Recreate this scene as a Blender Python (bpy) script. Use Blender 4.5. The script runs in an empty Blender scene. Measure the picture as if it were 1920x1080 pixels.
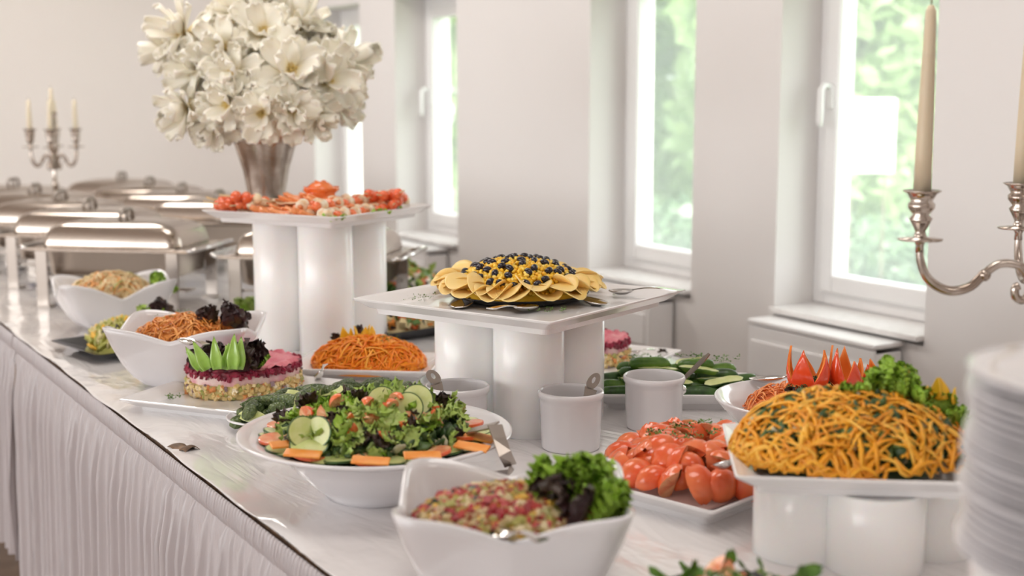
import bpy, bmesh, math, random
import numpy as np
from mathutils import Vector, Matrix, Euler
PI = math.pi
SC = bpy.context.scene
COL = SC.collection
# ------------------------------------------------------------------ camera
F_PX = 2450.0
YAW = math.radians(31.4)
PITCH = math.radians(8.36)
CAM = Vector((0, 0, 1.35))
FH = Vector((math.sin(YAW), math.cos(YAW), 0))
RT = Vector((math.cos(YAW), -math.sin(YAW), 0))
FW = FH * math.cos(PITCH) - Vector((0, 0, math.sin(PITCH)))
UP = FH * math.sin(PITCH) + Vector((0, 0, math.cos(PITCH)))
cd = bpy.data.cameras.new('camera'); cam = bpy.data.objects.new('camera', cd); COL.objects.link(cam)
cam.matrix_world = Matrix(((RT.x, UP.x, -FW.x, CAM.x), (RT.y, UP.y, -FW.y, CAM.y), (RT.z, UP.z, -FW.z, CAM.z), (0, 0, 0, 1)))
cd.sensor_width = 36.0; cd.lens = F_PX * 36 / 1920
cd.clip_start = 0.05; cd.clip_end = 200
cd.dof.use_dof = True; cd.dof.focus_distance = 2.25; cd.dof.aperture_fstop = 2.8
SC.camera = cam
# ------------------------------------------------------------------ world, sun, fill lights, exposure
w = bpy.data.worlds.new('overcast_sky'); SC.world = w; w.use_nodes = True
bg = w.node_tree.nodes['Background']; bg.inputs[0].default_value = (0.93, 0.97, 1.0, 1); bg.inputs[1].default_value = 5.0
sl = bpy.data.lights.new('sun', 'SUN'); sl.energy = 9.0; sl.angle = math.radians(3); sl.color = (1, .96, .9)
so = bpy.data.objects.new('sun', sl); COL.objects.link(so)
so.rotation_euler = Vector((-0.12, 0.62, -0.78)).to_track_quat('-Z', 'Y').to_euler()

def area(name, loc, direction, sx, sy, e, col=(1, 1, 1)):
    l = bpy.data.lights.new(name, 'AREA'); l.shape = 'RECTANGLE'; l.size = sx; l.size_y = sy; l.energy = e; l.color = col
    o = bpy.data.objects.new(name, l); COL.objects.link(o); o.location = loc
    o.rotation_euler = Vector(direction).to_track_quat('-Z', 'Z').to_euler()
    return o
# added fill lights before openings of the unseen opposite wall, and under the ceiling
for yy in (-1.2, 1.0, 3.2, 5.4):
    area('window_daylight', (-6.45, yy, 1.45), (1, 0, 0), 1.6, 1.7, 38, (1, .975, .955))
for yy, ee in ((-.6, 7.5), (1.4, 12.5), (3.4, 14.5), (5.2, 26)):
    area('ceiling_lamp', (.9, yy, 2.78), (0, 0, -1), .9, .9, ee, (1, .95, .90))
SC.view_settings.view_transform = 'Standard'; SC.view_settings.look = 'None'
SC.view_settings.gamma = 1; SC.view_settings.use_curve_mapping = False
SC.view_settings.exposure = 0.0
SC.cycles.use_denoising = True
SC.cycles.max_bounces = 8; SC.cycles.diffuse_bounces = 5; SC.cycles.glossy_bounces = 4
SC.cycles.transmission_bounces = 6; SC.cycles.transparent_max_bounces = 8
SC.cycles.caustics_reflective = False; SC.cycles.caustics_refractive = False

# ------------------------------------------------------------------ helpers
def onz(px, py, z):
    d = FW + RT * ((px - 960) / F_PX) + UP * ((540 - py) / F_PX)
    return CAM + d * ((z - CAM.z) / d.z)
def ond(px, py, dep):
    return CAM + (FW + RT * ((px - 960) / F_PX) + UP * ((540 - py) / F_PX)) * dep

def smooth(pts, k=4):
    # Catmull-Rom through the given tuples (position and radius alike)
    P = [np.array(p, float) for p in pts]; out = []
    for i in range(len(P) - 1):
        a, b, c, d = P[max(i - 1, 0)], P[i], P[i + 1], P[min(i + 2, len(P) - 1)]
        for j in range(k):
            t = j / k; out.append(.5 * (2 * b + (c - a) * t + (2 * a - 5 * b + 4 * c - d) * t * t + (3 * b - a - 3 * c + d) * t ** 3))
    return out + [P[-1]]
class MB:
    def __init__(s): s.v = []; s.f = []; s.m = []; s.s = []; s.a = None
    def add(s, vs, fs, mi=0, smooth=True, att=None):
        b = len(s.v); s.v += [tuple(x) for x in vs]
        s.f += [tuple(i + b for i in f) for f in fs]; s.m += [mi] * len(fs); s.s += [smooth] * len(fs)
        if att is not None:
            if s.a is None: s.a = [0.0] * b
            s.a += list(att)
        elif s.a is not None: s.a += [0.0] * len(vs)
        return s
    def box(s, c, d, mi=0, rot=None):
        x, y, z = d[0] / 2, d[1] / 2, d[2] / 2
        vs = [Vector((i * x, j * y, k * z)) for k in (-1, 1) for j in (-1, 1) for i in (-1, 1)]
        if rot is not None: vs = [rot @ q for q in vs]
        c = Vector(c)
        return s.add([q + c for q in vs], [(0, 2, 3, 1), (4, 5, 7, 6), (0, 1, 5, 4), (2, 6, 7, 3), (0, 4, 6, 2), (1, 3, 7, 5)], mi, False)
    def rbox(s, c, d, r=.003, mi=0, rot=None):
        # box with chamfered edges
        bm = bmesh.new(); bmesh.ops.create_cube(bm, size=1)
        for q in bm.verts: q.co = Vector((q.co.x * d[0], q.co.y * d[1], q.co.z * d[2]))
        bmesh.ops.bevel(bm, geom=bm.edges[:], offset=r, segments=2, affect='EDGES', profile=.5)
        bm.verts.index_update(); c = Vector(c)
        vs = [((rot @ q.co) if rot is not None else q.co) + c for q in bm.verts]
        fs = [[q.index for q in f.verts] for f in bm.faces]; bm.free()
        return s.add(vs, fs, mi, False)
    def lathe(s, prof, n=32, c=(0, 0, 0), mi=0, sx=1, sy=1, wob=None):
        vs = []; fs = []
        for (r, z) in prof:
            for k in range(n):
                a = 2 * PI * k / n; q = r * (wob(a, z) if wob else 1)
                vs.append((c[0] + q * math.cos(a) * sx, c[1] + q * math.sin(a) * sy, c[2] + z))
        for i in range(len(prof) - 1):
            for k in range(n):
                k2 = (k + 1) % n; fs.append((i * n + k, i * n + k2, (i + 1) * n + k2, (i + 1) * n + k))
        if prof[0][0] > 1e-6: fs.append(tuple(range(n - 1, -1, -1)))
        if prof[-1][0] > 1e-6: fs.append(tuple((len(prof) - 1) * n + k for k in range(n)))
        return s.add(vs, fs, mi, True)
    def loft(s, levels, mi=0, n=8, smooth=False, cap=(True, True), c=(0, 0, 0)):
        # levels of rounded rectangles (hx, hy, z, r)
        vs = []; fs = []; m = 4 * n
        for (hx, hy, z, r) in levels:
            r = min(r, hx * .999, hy * .999)
            for (cx, cy, a0) in ((hx - r, hy - r, 0), (-hx + r, hy - r, PI / 2), (-hx + r, -hy + r, PI), (hx - r, -hy + r, 1.5 * PI)):
                for k in range(n):
                    a = a0 + PI / 2 * k / (n - 1)
                    vs.append((c[0] + cx + r * math.cos(a), c[1] + cy + r * math.sin(a), c[2] + z))
        for i in range(len(levels) - 1):
            for k in range(m):
                k2 = (k + 1) % m; fs.append((i * m + k, i * m + k2, (i + 1) * m + k2, (i + 1) * m + k))
        if cap[0]: fs.append(tuple(range(m - 1, -1, -1)))
        if cap[1]: fs.append(tuple((len(levels) - 1) * m + k for k in range(m)))
        return s.add(vs, fs, mi, smooth)
    def tube(s, path, rad, n=8, mi=0, flat=1.0, cap=True, up=None):
        P = [Vector(q) for q in path]; L = len(P)
        R = rad if isinstance(rad, (list, tuple)) else [rad] * L
        vs = []; fs = []; prev = None
        for i in range(L):
            t = (P[min(i + 1, L - 1)] - P[max(i - 1, 0)]).normalized()
            if prev is None:
                u = Vector(up) if up is not None else (Vector((0, 0, 1)) if abs(t.z) < .9 else Vector((1, 0, 0)))
            else: u = prev
            u = (u - t * u.dot(t)).normalized(); prev = u; b = t.cross(u)
            for k in range(n):
                a = 2 * PI * k / n
                vs.append(P[i] + (b * math.cos(a) + u * math.sin(a) * flat) * R[i])
        for i in range(L - 1):
            for k in range(n):
                k2 = (k + 1) % n; fs.append((i * n + k, i * n + k2, (i + 1) * n + k2, (i + 1) * n + k))
        if cap: fs.append(tuple(range(n - 1, -1, -1))); fs.append(tuple((L - 1) * n + k for k in range(n)))
        return s.add(vs, fs, mi, True)
    def ribbon(s, path, width, th, side, mi=0):
        # flat strip of rectangular section along path; side = width direction
        P = [Vector(q) for q in path]; L = len(P); vs = []; fs = []
        W = width if isinstance(width, (list, tuple)) else [width] * L
        for i in range(L):
            t = (P[min(i + 1, L - 1)] - P[max(i - 1, 0)]).normalized(); b = Vector(side); b = (b - t * b.dot(t)).normalized(); u = b.cross(t)
            for (x, y) in ((-1, -1), (1, -1), (1, 1), (-1, 1)): vs.append(P[i] + b * (x * W[i] / 2) + u * (y * th / 2))
        for i in range(L - 1):
            for k in range(4):
                k2 = (k + 1) % 4; fs.append((i * 4 + k, i * 4 + k2, i * 4 + 4 + k2, i * 4 + 4 + k))
        fs.append((3, 2, 1, 0)); fs.append(tuple(L * 4 - 4 + k for k in range(4)))
        return s.add(vs, fs, mi, False)
    def ell(s, c, rx, ry, rz, rot=None, nu=8, nv=6, mi=0, wob=0, rnd=None):
        vs = []; fs = []; c = Vector(c)
        for i in range(nv + 1):
            th = PI * i / nv
            for k in range(nu):
                a = 2 * PI * k / nu; q = 1 + (rnd.uniform(-wob, wob) if wob else 0)
                p = Vector((rx * math.sin(th) * math.cos(a), ry * math.sin(th) * math.sin(a), rz * math.cos(th))) * q
                if rot is not None: p = rot @ p
                vs.append(p + c)
        for i in range(nv):
            for k in range(nu):
                k2 = (k + 1) % nu; fs.append((i * nu + k, (i + 1) * nu + k, (i + 1) * nu + k2, i * nu + k2))
        return s.add(vs, fs, mi, True)
    def grid(s, fn, nu, nv, mi=0, th=0, att=None, closed=False):
        # fn(u,v) -> Vector ; th: thickness along normal
        P = [[Vector(fn(i / nu, j / nv)) for j in range(nv + 1)] for i in range(nu + 1)]
        vs = [p for r in P for p in r]; A = [att(i / nu, j / nv) for i in range(nu + 1) for j in range(nv + 1)] if att else None
        q = nv + 1
        fs = [(i * q + j, (i + 1) * q + j, (i + 1) * q + j + 1, i * q + j + 1) for i in range(nu) for j in range(nv)]
        if th:
            N = []
            for i in range(nu + 1):
                for j in range(nv + 1):
                    a = P[min(i + 1, nu)][j] - P[max(i - 1, 0)][j]; b = P[i][min(j + 1, nv)] - P[i][max(j - 1, 0)]
                    n = a.cross(b); N.append(n.normalized() if n.length > 1e-12 else Vector((0, 0, 1)))
            o = len(vs); vs = vs + [p - n * th for p, n in zip(vs, N)]
            fs2 = [tuple(x + o for x in reversed(f)) for f in fs]
            e = []
            for i in range(nu):
                e.append((i * q, i * q + o, (i + 1) * q + o, (i + 1) * q)); e.append((i * q + nv, (i + 1) * q + nv, (i + 1) * q + nv + o, i * q + nv + o))
            for j in range(nv):
                e.append((j, j + 1, j + 1 + o, j + o)); b = nu * q; e.append((b + j, b + j + o, b + j + 1 + o, b + j + 1))
            fs = fs + fs2 + e
            if A: A = A + A
        return s.add(vs, fs, mi, True, A)
    def mesh(s, name, mats):
        me = bpy.data.meshes.new(name); me.from_pydata(s.v, [], s.f)
        for m in (mats if isinstance(mats, (list, tuple)) else [mats]): me.materials.append(m)
        me.polygons.foreach_set('material_index', s.m); me.polygons.foreach_set('use_smooth', s.s)
        if s.a is not None:
            at = me.attributes.new('edge', 'FLOAT', 'POINT'); at.data.foreach_set('value', s.a)
        me.update(); return me
    def obj(s, name, mats, parent=None, loc=None, rotz=None):
        o = bpy.data.objects.new(name, s.mesh(name, mats)); COL.objects.link(o)
        if parent is not None: o.parent = parent
        if loc is not None: o.location = loc
        if rotz is not None: o.rotation_euler = (0, 0, rotz)
        return o

def tag(o, label=None, cat=None, group=None, kind=None):
    if label: o['label'] = label
    if cat: o['category'] = cat
    if group: o['group'] = group
    if kind: o['kind'] = kind
    return o
def thing(name, label, cat, loc=(0, 0, 0), rotz=0, group=None):
    o = bpy.data.objects.new(name, None); COL.objects.link(o); o.location = loc; o.rotation_euler = (0, 0, rotz)
    o.empty_display_size = .05
    return tag(o, label, cat, group)
def dup(root, loc=None, rot=None, label=None, group=None, scale=None):
    c = root.copy(); COL.objects.link(c)
    if loc is not None: c.location = loc
    if rot is not None: c.rotation_euler = rot
    if scale is not None: c.scale = (scale, scale, scale)
    if label: c['label'] = label
    if group: c['group'] = group
    for ch in list(root.children):
        d = ch.copy(); COL.objects.link(d); d.parent = c
        for g in list(ch.children):
            e = g.copy(); COL.objects.link(e); e.parent = d
    return c
def place(mesh, name, M, label, cat, group=None):
    o = bpy.data.objects.new(name, mesh); COL.objects.link(o); o.matrix_world = M
    return tag(o, label, cat, group)
def struct(o): o['kind'] = 'structure'; return o
def TRS(loc, eul=(0, 0, 0), sc=1):
    return Matrix.Translation(Vector(loc)) @ Euler(eul).to_matrix().to_4x4() @ Matrix.Diagonal((sc, sc, sc, 1))
def frame_on(normal, spin, tilt=(0, 0)):
    n = Vector(normal).normalized(); q = n.to_track_quat('Z', 'Y').to_matrix()
    return q @ Euler((tilt[0], tilt[1], 0)).to_matrix() @ Matrix.Rotation(spin, 3, 'Z')

# ------------------------------------------------------------------ materials
def mat(name, col, rough=.5, metal=0, var=None, vscale=20, bump=0, bscale=60, coat=0, sss=0, trans=0, spec=None, island=None, edge=None, detail=3, tex='noise'):
    m = bpy.data.materials.new(name); m.use_nodes = True; nt = m.node_tree; N = nt.nodes; L = nt.links
    b = N['Principled BSDF']; b.inputs['Base Color'].default_value = (*col, 1); b.inputs['Roughness'].default_value = rough
    b.inputs['Metallic'].default_value = metal
    if coat: b.inputs['Coat Weight'].default_value = coat; b.inputs['Coat Roughness'].default_value = .08
    if sss:
        b.inputs['Subsurface Weight'].default_value = sss; b.inputs['Subsurface Radius'].default_value = (1, .6, .4); b.inputs['Subsurface Scale'].default_value = .008
    if trans: b.inputs['Transmission Weight'].default_value = trans
    if spec is not None: b.inputs['Specular IOR Level'].default_value = spec
    tc = N.new('ShaderNodeTexCoord'); src = None
    if var:
        t = N.new('ShaderNodeTexNoise'); t.inputs['Scale'].default_value = vscale; t.inputs['Detail'].default_value = detail
        L.new(tc.outputs['Object'], t.inputs['Vector'])
        r = N.new('ShaderNodeValToRGB'); r.color_ramp.elements[0].position = .38; r.color_ramp.elements[1].position = .62
        r.color_ramp.elements[0].color = (*col, 1); r.color_ramp.elements[1].color = (*var, 1)
        L.new(t.outputs['Fac'], r.inputs[0]); src = r.outputs[0]
    if island:
        g = N.new('ShaderNodeNewGeometry'); r = N.new('ShaderNodeValToRGB'); cr = r.color_ramp; cr.interpolation = 'CONSTANT'
        k = len(island)
        while len(cr.elements) < k: cr.elements.new(.5)
        tot = sum(x[1] for x in island); acc = 0
        for e, (c, wt) in zip(cr.elements, island): pass
        for i in range(k):
            cr.elements[i].position = acc / tot; cr.elements[i].color = (*island[i][0], 1); acc += island[i][1]
        L.new(g.outputs['Random Per Island'], r.inputs[0]); src = r.outputs[0]
    if edge:
        a = N.new('ShaderNodeAttribute'); a.attribute_name = 'edge'; mx = N.new('ShaderNodeMix'); mx.data_type = 'RGBA'
        L.new(a.outputs['Fac'], mx.inputs[0])
        if src: L.new(src, mx.inputs[6])
        else: mx.inputs[6].default_value = (*col, 1)
        mx.inputs[7].default_value = (*edge, 1); src = mx.outputs[2]
    if src: L.new(src, b.inputs['Base Color'])
    if bump:
        if tex == 'voronoi': t2 = N.new('ShaderNodeTexVoronoi'); o = 'Distance'
        else: t2 = N.new('ShaderNodeTexNoise'); t2.inputs['Detail'].default_value = 4; o = 'Fac'
        t2.inputs['Scale'].default_value = bscale
        L.new(tc.outputs['Object'], t2.inputs['Vector']); bp = N.new('ShaderNodeBump'); bp.inputs['Strength'].default_value = bump
        bp.inputs['Distance'].default_value = .004; L.new(t2.outputs[o], bp.inputs['Height']); L.new(bp.outputs[0], b.inputs['Normal'])
    return m
M = {}
M['wall'] = mat('white_plaster', (.79, .765, .75), .75, bump=.05, bscale=180)
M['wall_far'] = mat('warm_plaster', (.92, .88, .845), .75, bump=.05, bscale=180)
M['ceil'] = mat('ceiling_paint', (.85, .83, .81), .8)
M['floor'] = mat('brown_parquet', (.30, .19, .12), .35, var=(.22, .13, .08), vscale=9)
M['pvc'] = mat('white_pvc', (.86, .85, .85), .3)
M['sill'] = mat('sill_stone', (.85, .83, .82), .25, var=(.80, .78, .77), vscale=30)
M['radiator'] = mat('radiator_enamel', (.90, .89, .89), .35)
M['ext'] = mat('exterior_render', (.85, .85, .84), .8)
M['china'] = mat('white_china', (.75, .735, .75), .12, coat=.5)
M['melamine'] = mat('white_melamine', (.80, .785, .785), .16, coat=.4)
M['acryl'] = mat('white_acrylic_tube', (.97, .955, .94), .22, sss=.3)
M['steel'] = mat('polished_steel', (.48, .415, .36), .2, 1, bump=.02, bscale=8)
M['steel_b'] = mat('brushed_steel', (.38, .335, .30), .32, 1)
M['cutlery'] = mat('cutlery_steel', (.72, .70, .68), .12, 1)
M['silver'] = mat('aged_silver', (.60, .535, .48), .18, 1, var=(.36, .29, .24), vscale=25)
M['vase'] = mat('hammered_silver', (.62, .55, .49), .22, 1, var=(.40, .33, .28), vscale=18, bump=.25, bscale=40)
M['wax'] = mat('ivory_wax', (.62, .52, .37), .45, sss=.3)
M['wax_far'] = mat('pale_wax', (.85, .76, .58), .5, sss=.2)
M['skirt'] = mat('white_satin', (.56, .52, .53), .38)
M['board'] = mat('brown_board_edge', (.24, .14, .075), .6, var=(.12, .07, .04), vscale=60)
M['black'] = mat('black_glaze', (.012, .012, .014), .18)
M['darktray'] = mat('dark_steel_tray', (.055, .055, .06), .22, .6)
M['blue'] = mat('blue_label', (.03, .06, .25), .4)
M['glass'] = mat('clear_glass', (1, 1, 1), .02, trans=1)
M['petal'] = mat('cream_foam_petal', (.97, .935, .84), .6, edge=(.88, .72, .36), var=(.95, .90, .77), vscale=12, sss=.15)
M['stamen'] = mat('yellow_stamen', (.78, .60, .22), .6)
M['stemw'] = mat('wrapped_stem', (.55, .46, .36), .6)
def pane_mat():  # the translucent share is an added haze that pales the view outside
    m = bpy.data.materials.new('window_glass'); m.use_nodes = True; nt = m.node_tree; N = nt.nodes; L = nt.links
    N.remove(N['Principled BSDF']); o = N['Material Output']
    t = N.new('ShaderNodeBsdfTransparent'); t.inputs[0].default_value = (.97, .98, .97, 1); g = N.new('ShaderNodeBsdfGlossy'); g.inputs['Roughness'].default_value = .01
    f = N.new('ShaderNodeFresnel'); f.inputs[0].default_value = 1.4; x = N.new('ShaderNodeMixShader'); ge = N.new('ShaderNodeNewGeometry'); mu = N.new('ShaderNodeMath'); mu.operation = 'MULTIPLY'; iv = N.new('ShaderNodeMath'); iv.operation = 'SUBTRACT'; iv.inputs[0].default_value = 1
    L.new(ge.outputs['Backfacing'], iv.inputs[1]); L.new(iv.outputs[0], mu.inputs[0]); L.new(f.outputs[0], mu.inputs[1])
    L.new(mu.outputs[0], x.inputs[0]); tl = N.new('ShaderNodeBsdfTranslucent'); tl.inputs[0].default_value = (.95, .97, .96, 1); dm = N.new('ShaderNodeMixShader'); dm.inputs[0].default_value = .11; L.new(t.outputs[0], dm.inputs[1]); L.new(tl.outputs[0], dm.inputs[2]); L.new(dm.outputs[0], x.inputs[1]); L.new(g.outputs[0], x.inputs[2]); L.new(x.outputs[0], o.inputs[0]); return m
M['pane'] = pane_mat()
# ------------------------------------------------------------------ room
XW, XO = 2.60, 2.875          # inner and outer face of the window wall
YF, YB, XL, ZC = 6.95, -2.5, -6.6, 2.85
WIN = [(2.247, 2.80), (3.18, 3.745), (4.69, 5.246), (5.612, 6.167)]
ZS, ZT = .748, 1.775
def wall_with_holes(name, x0, x1, y0, y1, z0, z1, holes, m):
    b = MB(); ys = [y0] + [q for h in holes for q in h[:2]] + [y1]
    for i in range(0, len(ys), 2):
        if ys[i + 1] - ys[i] > 1e-4: b.box(((x0 + x1) / 2, (ys[i] + ys[i + 1]) / 2, (z0 + z1) / 2), (x1 - x0, ys[i + 1] - ys[i], z1 - z0))
    for (a, c, zs, zt) in holes:
        b.box(((x0 + x1) / 2, (a + c) / 2, (z0 + zs) / 2), (x1 - x0, c - a, zs - z0)); b.box(((x0 + x1) / 2, (a + c) / 2, (zt + z1) / 2), (x1 - x0, c - a, z1 - zt))
    return struct(b.obj(name, m))
wall_with_holes('wall_right', XW, XO, YB, YF + .2, 0, ZC, [(a, c, ZS - .03, ZT) for a, c in WIN], M['wall'])
lw = [(y - .8, y + .8, .6, 2.3) for y in (-1.2, 1.0, 3.2, 5.4)]
wall_with_holes('wall_left', XL - .2, XL, YB, YF + .2, 0, ZC, lw, M['wall'])
struct(MB().box(((XL + XW) / 2, YF + .1, ZC / 2), (XW - XL, .2, ZC)).obj('wall_far', M['wall_far']))
struct(MB().box(((XL + XW) / 2, YB - .1, ZC / 2), (XW - XL + .4, .2, ZC)).obj('wall_back', M['wall']))
fl = struct(MB().box(((XL + XO) / 2, (YB + YF) / 2, -.06), (XO - XL + .4, YF - YB + .4, .10)).obj('floor', M['floor']))
pl = None; rnd = random.Random(3)
for i in range(11):          # floorboards where the floor can be seen, beyond the skirt
    for j in range(3):
        me = pl or MB().rbox((0, 0, 0), (.118, 1.19, .012), .002).mesh('floor_plank', M['floor']); pl = me
        o = bpy.data.objects.new('plank', me); COL.objects.link(o); o.parent = fl
        o.location = (-.75 + i * .12, 3.0 + j * 1.2 + (i % 3) * .35, -.004)
struct(MB().box(((XL + XO) / 2, (YB + YF) / 2, ZC + .05), (XO - XL + .4, YF - YB + .4, .1)).obj('ceiling', M['ceil']))
struct(MB().box(((XL + XW) / 2, YF - .008, .045), (XW - XL, .016, .09)).obj('baseboard_far', M['pvc']))
struct(MB().box((XW - .008, (YB + YF) / 2, .045), (.016, YF - YB, .09)).obj('baseboard_right', M['pvc']))
for i, (a, c) in enumerate(WIN):
    n = 'window_%d' % (i + 1); t = thing(n, None, None, (XW + .15, (a + c) / 2, ZS)); t['kind'] = 'structure'
    W = c - a; H = ZT - ZS; fw = .045; sw = .052
    b = MB()
    for (cy, cz, dy, dz) in ((-W / 2 + fw / 2, H / 2, fw, H), (W / 2 - fw / 2, H / 2, fw, H), (0, fw / 2, W - 2 * fw, fw), (0, H - fw / 2, W - 2 * fw, fw)):
        b.rbox((.035, cy, cz), (.07, dy, dz), .004)
    b.obj('frame', M['pvc'], t)
    b = MB(); w2 = W - 2 * fw + .016; z0 = fw - .008; h2 = H - 2 * z0
    for (cy, cz, dy, dz) in ((-w2 / 2 + sw / 2, H / 2, sw, h2), (w2 / 2 - sw / 2, H / 2, sw, h2), (0, z0 + sw / 2, w2 - 2 * sw, sw), (0, H - z0 - sw / 2, w2 - 2 * sw, sw)):
        b.rbox((.018, cy, cz), (.066, dy, dz), .007)
    s = b.obj('sash', M['pvc'], t)
    MB().box((.03, 0, H / 2), (.008, w2 - 2 * sw + .01, h2 - 2 * sw + .01)).obj('pane', M['pane'], s)
    hy = w2 / 2 - sw / 2
    if i in (0, 2):
        b = MB(); b.rbox((-.018, hy, .60), (.01, .028, .07), .004); b.tube([(-.02, hy, .63), (-.045, hy, .632), (-.055, hy, .62), (-.056, hy, .53), (-.054, hy, .515)], [.009, .009, .010, .010, .007], 8)
        b.obj('handle', M['pvc'], s)
    MB().rbox((-.075, 0, -.009), (.20, W - .002, .016), .003).obj('inner_sill', M['sill'], t)
    MB().rbox((.115, 0, .01), (.09, W - .002, .02), .004).obj('outer_sill', M['ext'], t)
# reveals behind the frames are rendered white outside
def radiator(y0, y1, lab):
    t = thing('radiator', lab, 'radiator', (XW - .006, (y0 + y1) / 2, .14), 0); L = y1 - y0; H = .582; D = .105
    b = MB(); b.rbox((-D + .006, 0, H / 2), (.010, L, H - .03), .003)
    for k in range(4): b.rbox((-D - .001, 0, .10 + k * .125), (.008, L - .03, .10), .003)
    b.obj('front_panel', M['radiator'], t)
    MB().rbox((-D / 2, 0, H - .006), (D + .006, L + .006, .014), .004).obj('top_grille', M['radiator'], t)
    for sgn in (-1, 1): MB().rbox((-D / 2, sgn * (L / 2 - .003), H / 2 - .01), (D - .006, .008, H - .03), .003).obj('side_panel', M['radiator'], t)
    b = MB()
    for k in range(3): b.rbox((-D / 2, -L / 2 + .1 + k * (L - .2) / 2, H / 2 - .03), (.06, .02, H - .1), .003)
    b.obj('convector', M['radiator'], t)
    MB().tube([(-D / 2, L / 2 - .05, .02), (-D / 2, L / 2 - .05, -.14)], .009, 8).obj('pipe', M['radiator'], t)
radiator(2.31, 2.785, 'white panel radiator under the window nearest the tall candle')
radiator(3.255, 3.73, 'white panel radiator under the window behind the sunflower salad')
radiator(4.765, 5.235, 'white panel radiator under the narrow window behind the tall canape platter')
radiator(5.685, 6.155, 'white panel radiator under the farthest window behind the flower vase')
# ------------------------------------------------------------------ outside
gl = mat('lawn', (.10, .18, .05), .9, var=(.16, .24, .08), vscale=3)
struct(MB().box((17, 10, -.45), (28, 44, .1)).obj('ground', gl))
leafm = mat('tree_leaf', (.20, .34, .09), .5, island=[((.27, .38, .17), 3), ((.34, .44, .22), 3), ((.42, .50, .28), 2), ((.20, .30, .12), 1)])
nt = leafm.node_tree; tr = nt.nodes.new('ShaderNodeBsdfTranslucent'); mxs = nt.nodes.new('ShaderNodeMixShader'); mxs.inputs[0].default_value = .45
tr.inputs[0].default_value = (.38, .48, .22, 1)
nt.links.new(nt.nodes['Principled BSDF'].outputs[0], mxs.inputs[1]); nt.links.new(tr.outputs[0], mxs.inputs[2]); nt.links.new(mxs.outputs[0], nt.nodes['Material Output'].inputs[0])
hedgem = mat('hedge_leaf', (.06, .12, .05), .5, island=[((.07, .13, .06), 3), ((.10, .17, .08), 2), ((.14, .19, .12), 1)])
barkm = mat('bark', (.14, .10, .07), .9)
def crown(name, m, parent, n, rx, ry, rz, cz, size, seed):
    r = np.random.default_rng(seed)
    d = r.normal(size=(n, 3)); d /= np.linalg.norm(d, axis=1)[:, None]
    lum = 1 + .22 * np.sin(d[:, 0] * 5 + seed) * np.cos(d[:, 2] * 6) + .15 * np.sin(d[:, 1] * 9)
    rad = r.uniform(.55, 1.0, n) ** .5 * lum
    c = d * rad[:, None] * np.array([rx, ry, rz]) + np.array([0, 0, cz])
    u = r.normal(size=(n, 3)); u /= np.linalg.norm(u, axis=1)[:, None]; v = np.cross(u, r.normal(size=(n, 3))); v /= np.linalg.norm(v, axis=1)[:, None]
    s = size * r.uniform(.6, 1.3, n)[:, None]
    V = np.stack([c - u * s, c + v * s * .5, c + u * s, c - v * s * .5], 1).reshape(-1, 3)
    me = bpy.data.meshes.new(name); me.from_pydata(V.tolist(), [], np.arange(4 * n).reshape(-1, 4).tolist()); me.materials.append(m)
    o = bpy.data.objects.new(name, me); COL.objects.link(o); o.parent = parent; o['kind'] = 'stuff'; return o
def tree(x, y, h, r, lab, seed):
    t = thing('garden_tree', lab, 'tree', (x, y, -.4), 0, 'trees outside the windows')
    b = MB(); b.tube([(0, 0, 0), (.03, .02, h * .3), (-.02, .03, h * .62)], [.14, .10, .05], 8)
    for k in range(5):
        a = k * 1.26; b.tube([(0, 0, h * (.25 + .05 * k)), (math.cos(a) * r * .6, math.sin(a) * r * .6, h * (.45 + .06 * k))], [.05, .015], 6)
    b.obj('trunk', barkm, t)
    crown('foliage', leafm, t, 14000, r, r, h * .47, h * .52, .10, seed)
tree(7.6, 7.3, 5.2, 1.35, 'leafy green tree outside the window nearest the tall candle', 1)
tree(7.4, 10.3, 5.6, 1.4, 'leafy green tree outside the window behind the sunflower salad', 2)
tree(11.0, 13.6, 6.0, 1.8, 'tall leafy tree farther off, outside the window behind the sunflower salad', 3)
tree(11.0, 9.9, 6.4, 1.9, 'tall leafy tree behind the white board outside the nearest window', 4)
tree(8.6, 16.6, 6.0, 1.7, 'leafy tree outside the narrow window behind the canape platter', 5)
t = thing('clipped_hedge', 'dark clipped hedge outside the window nearest the tall candle', 'hedge', (5.6, 5.6, -.4), 0)
MB().tube([(0, -.6, 0), (0, -.6, .5)], .03, 6).obj('stem', barkm, t)
r_ = np.random.default_rng(9); n_ = 9000
c_ = r_.uniform(-1, 1, (n_, 3)) * np.array([.45, 1.7, .50]) + np.array([0, 0, .55])
u_ = r_.normal(size=(n_, 3)) * .022; v_ = r_.normal(size=(n_, 3)) * .022
V_ = np.stack([c_ - u_, c_ + v_, c_ + u_, c_ - v_], 1).reshape(-1, 3)
me = bpy.data.meshes.new('foliage'); me.from_pydata(V_.tolist(), [], np.arange(4 * n_).reshape(-1, 4).tolist()); me.materials.append(hedgem)
o = bpy.data.objects.new('foliage', me); COL.objects.link(o); o.parent = t; o['kind'] = 'stuff'
q = ond(1630, 255, 6.3)
t = thing('notice_board', 'pale white board standing among the trees outside the nearest window', 'board', (q.x, q.y, -.4), -.75)
MB().rbox((0, 0, q.z + .4), (.24, .03, .36), .006).obj('panel', M['ext'], t)
for sx in (-.08, .08): MB().tube([(sx, .02, 0), (sx, .02, q.z + .5)], .006, 6).obj('post', barkm, t)
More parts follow.
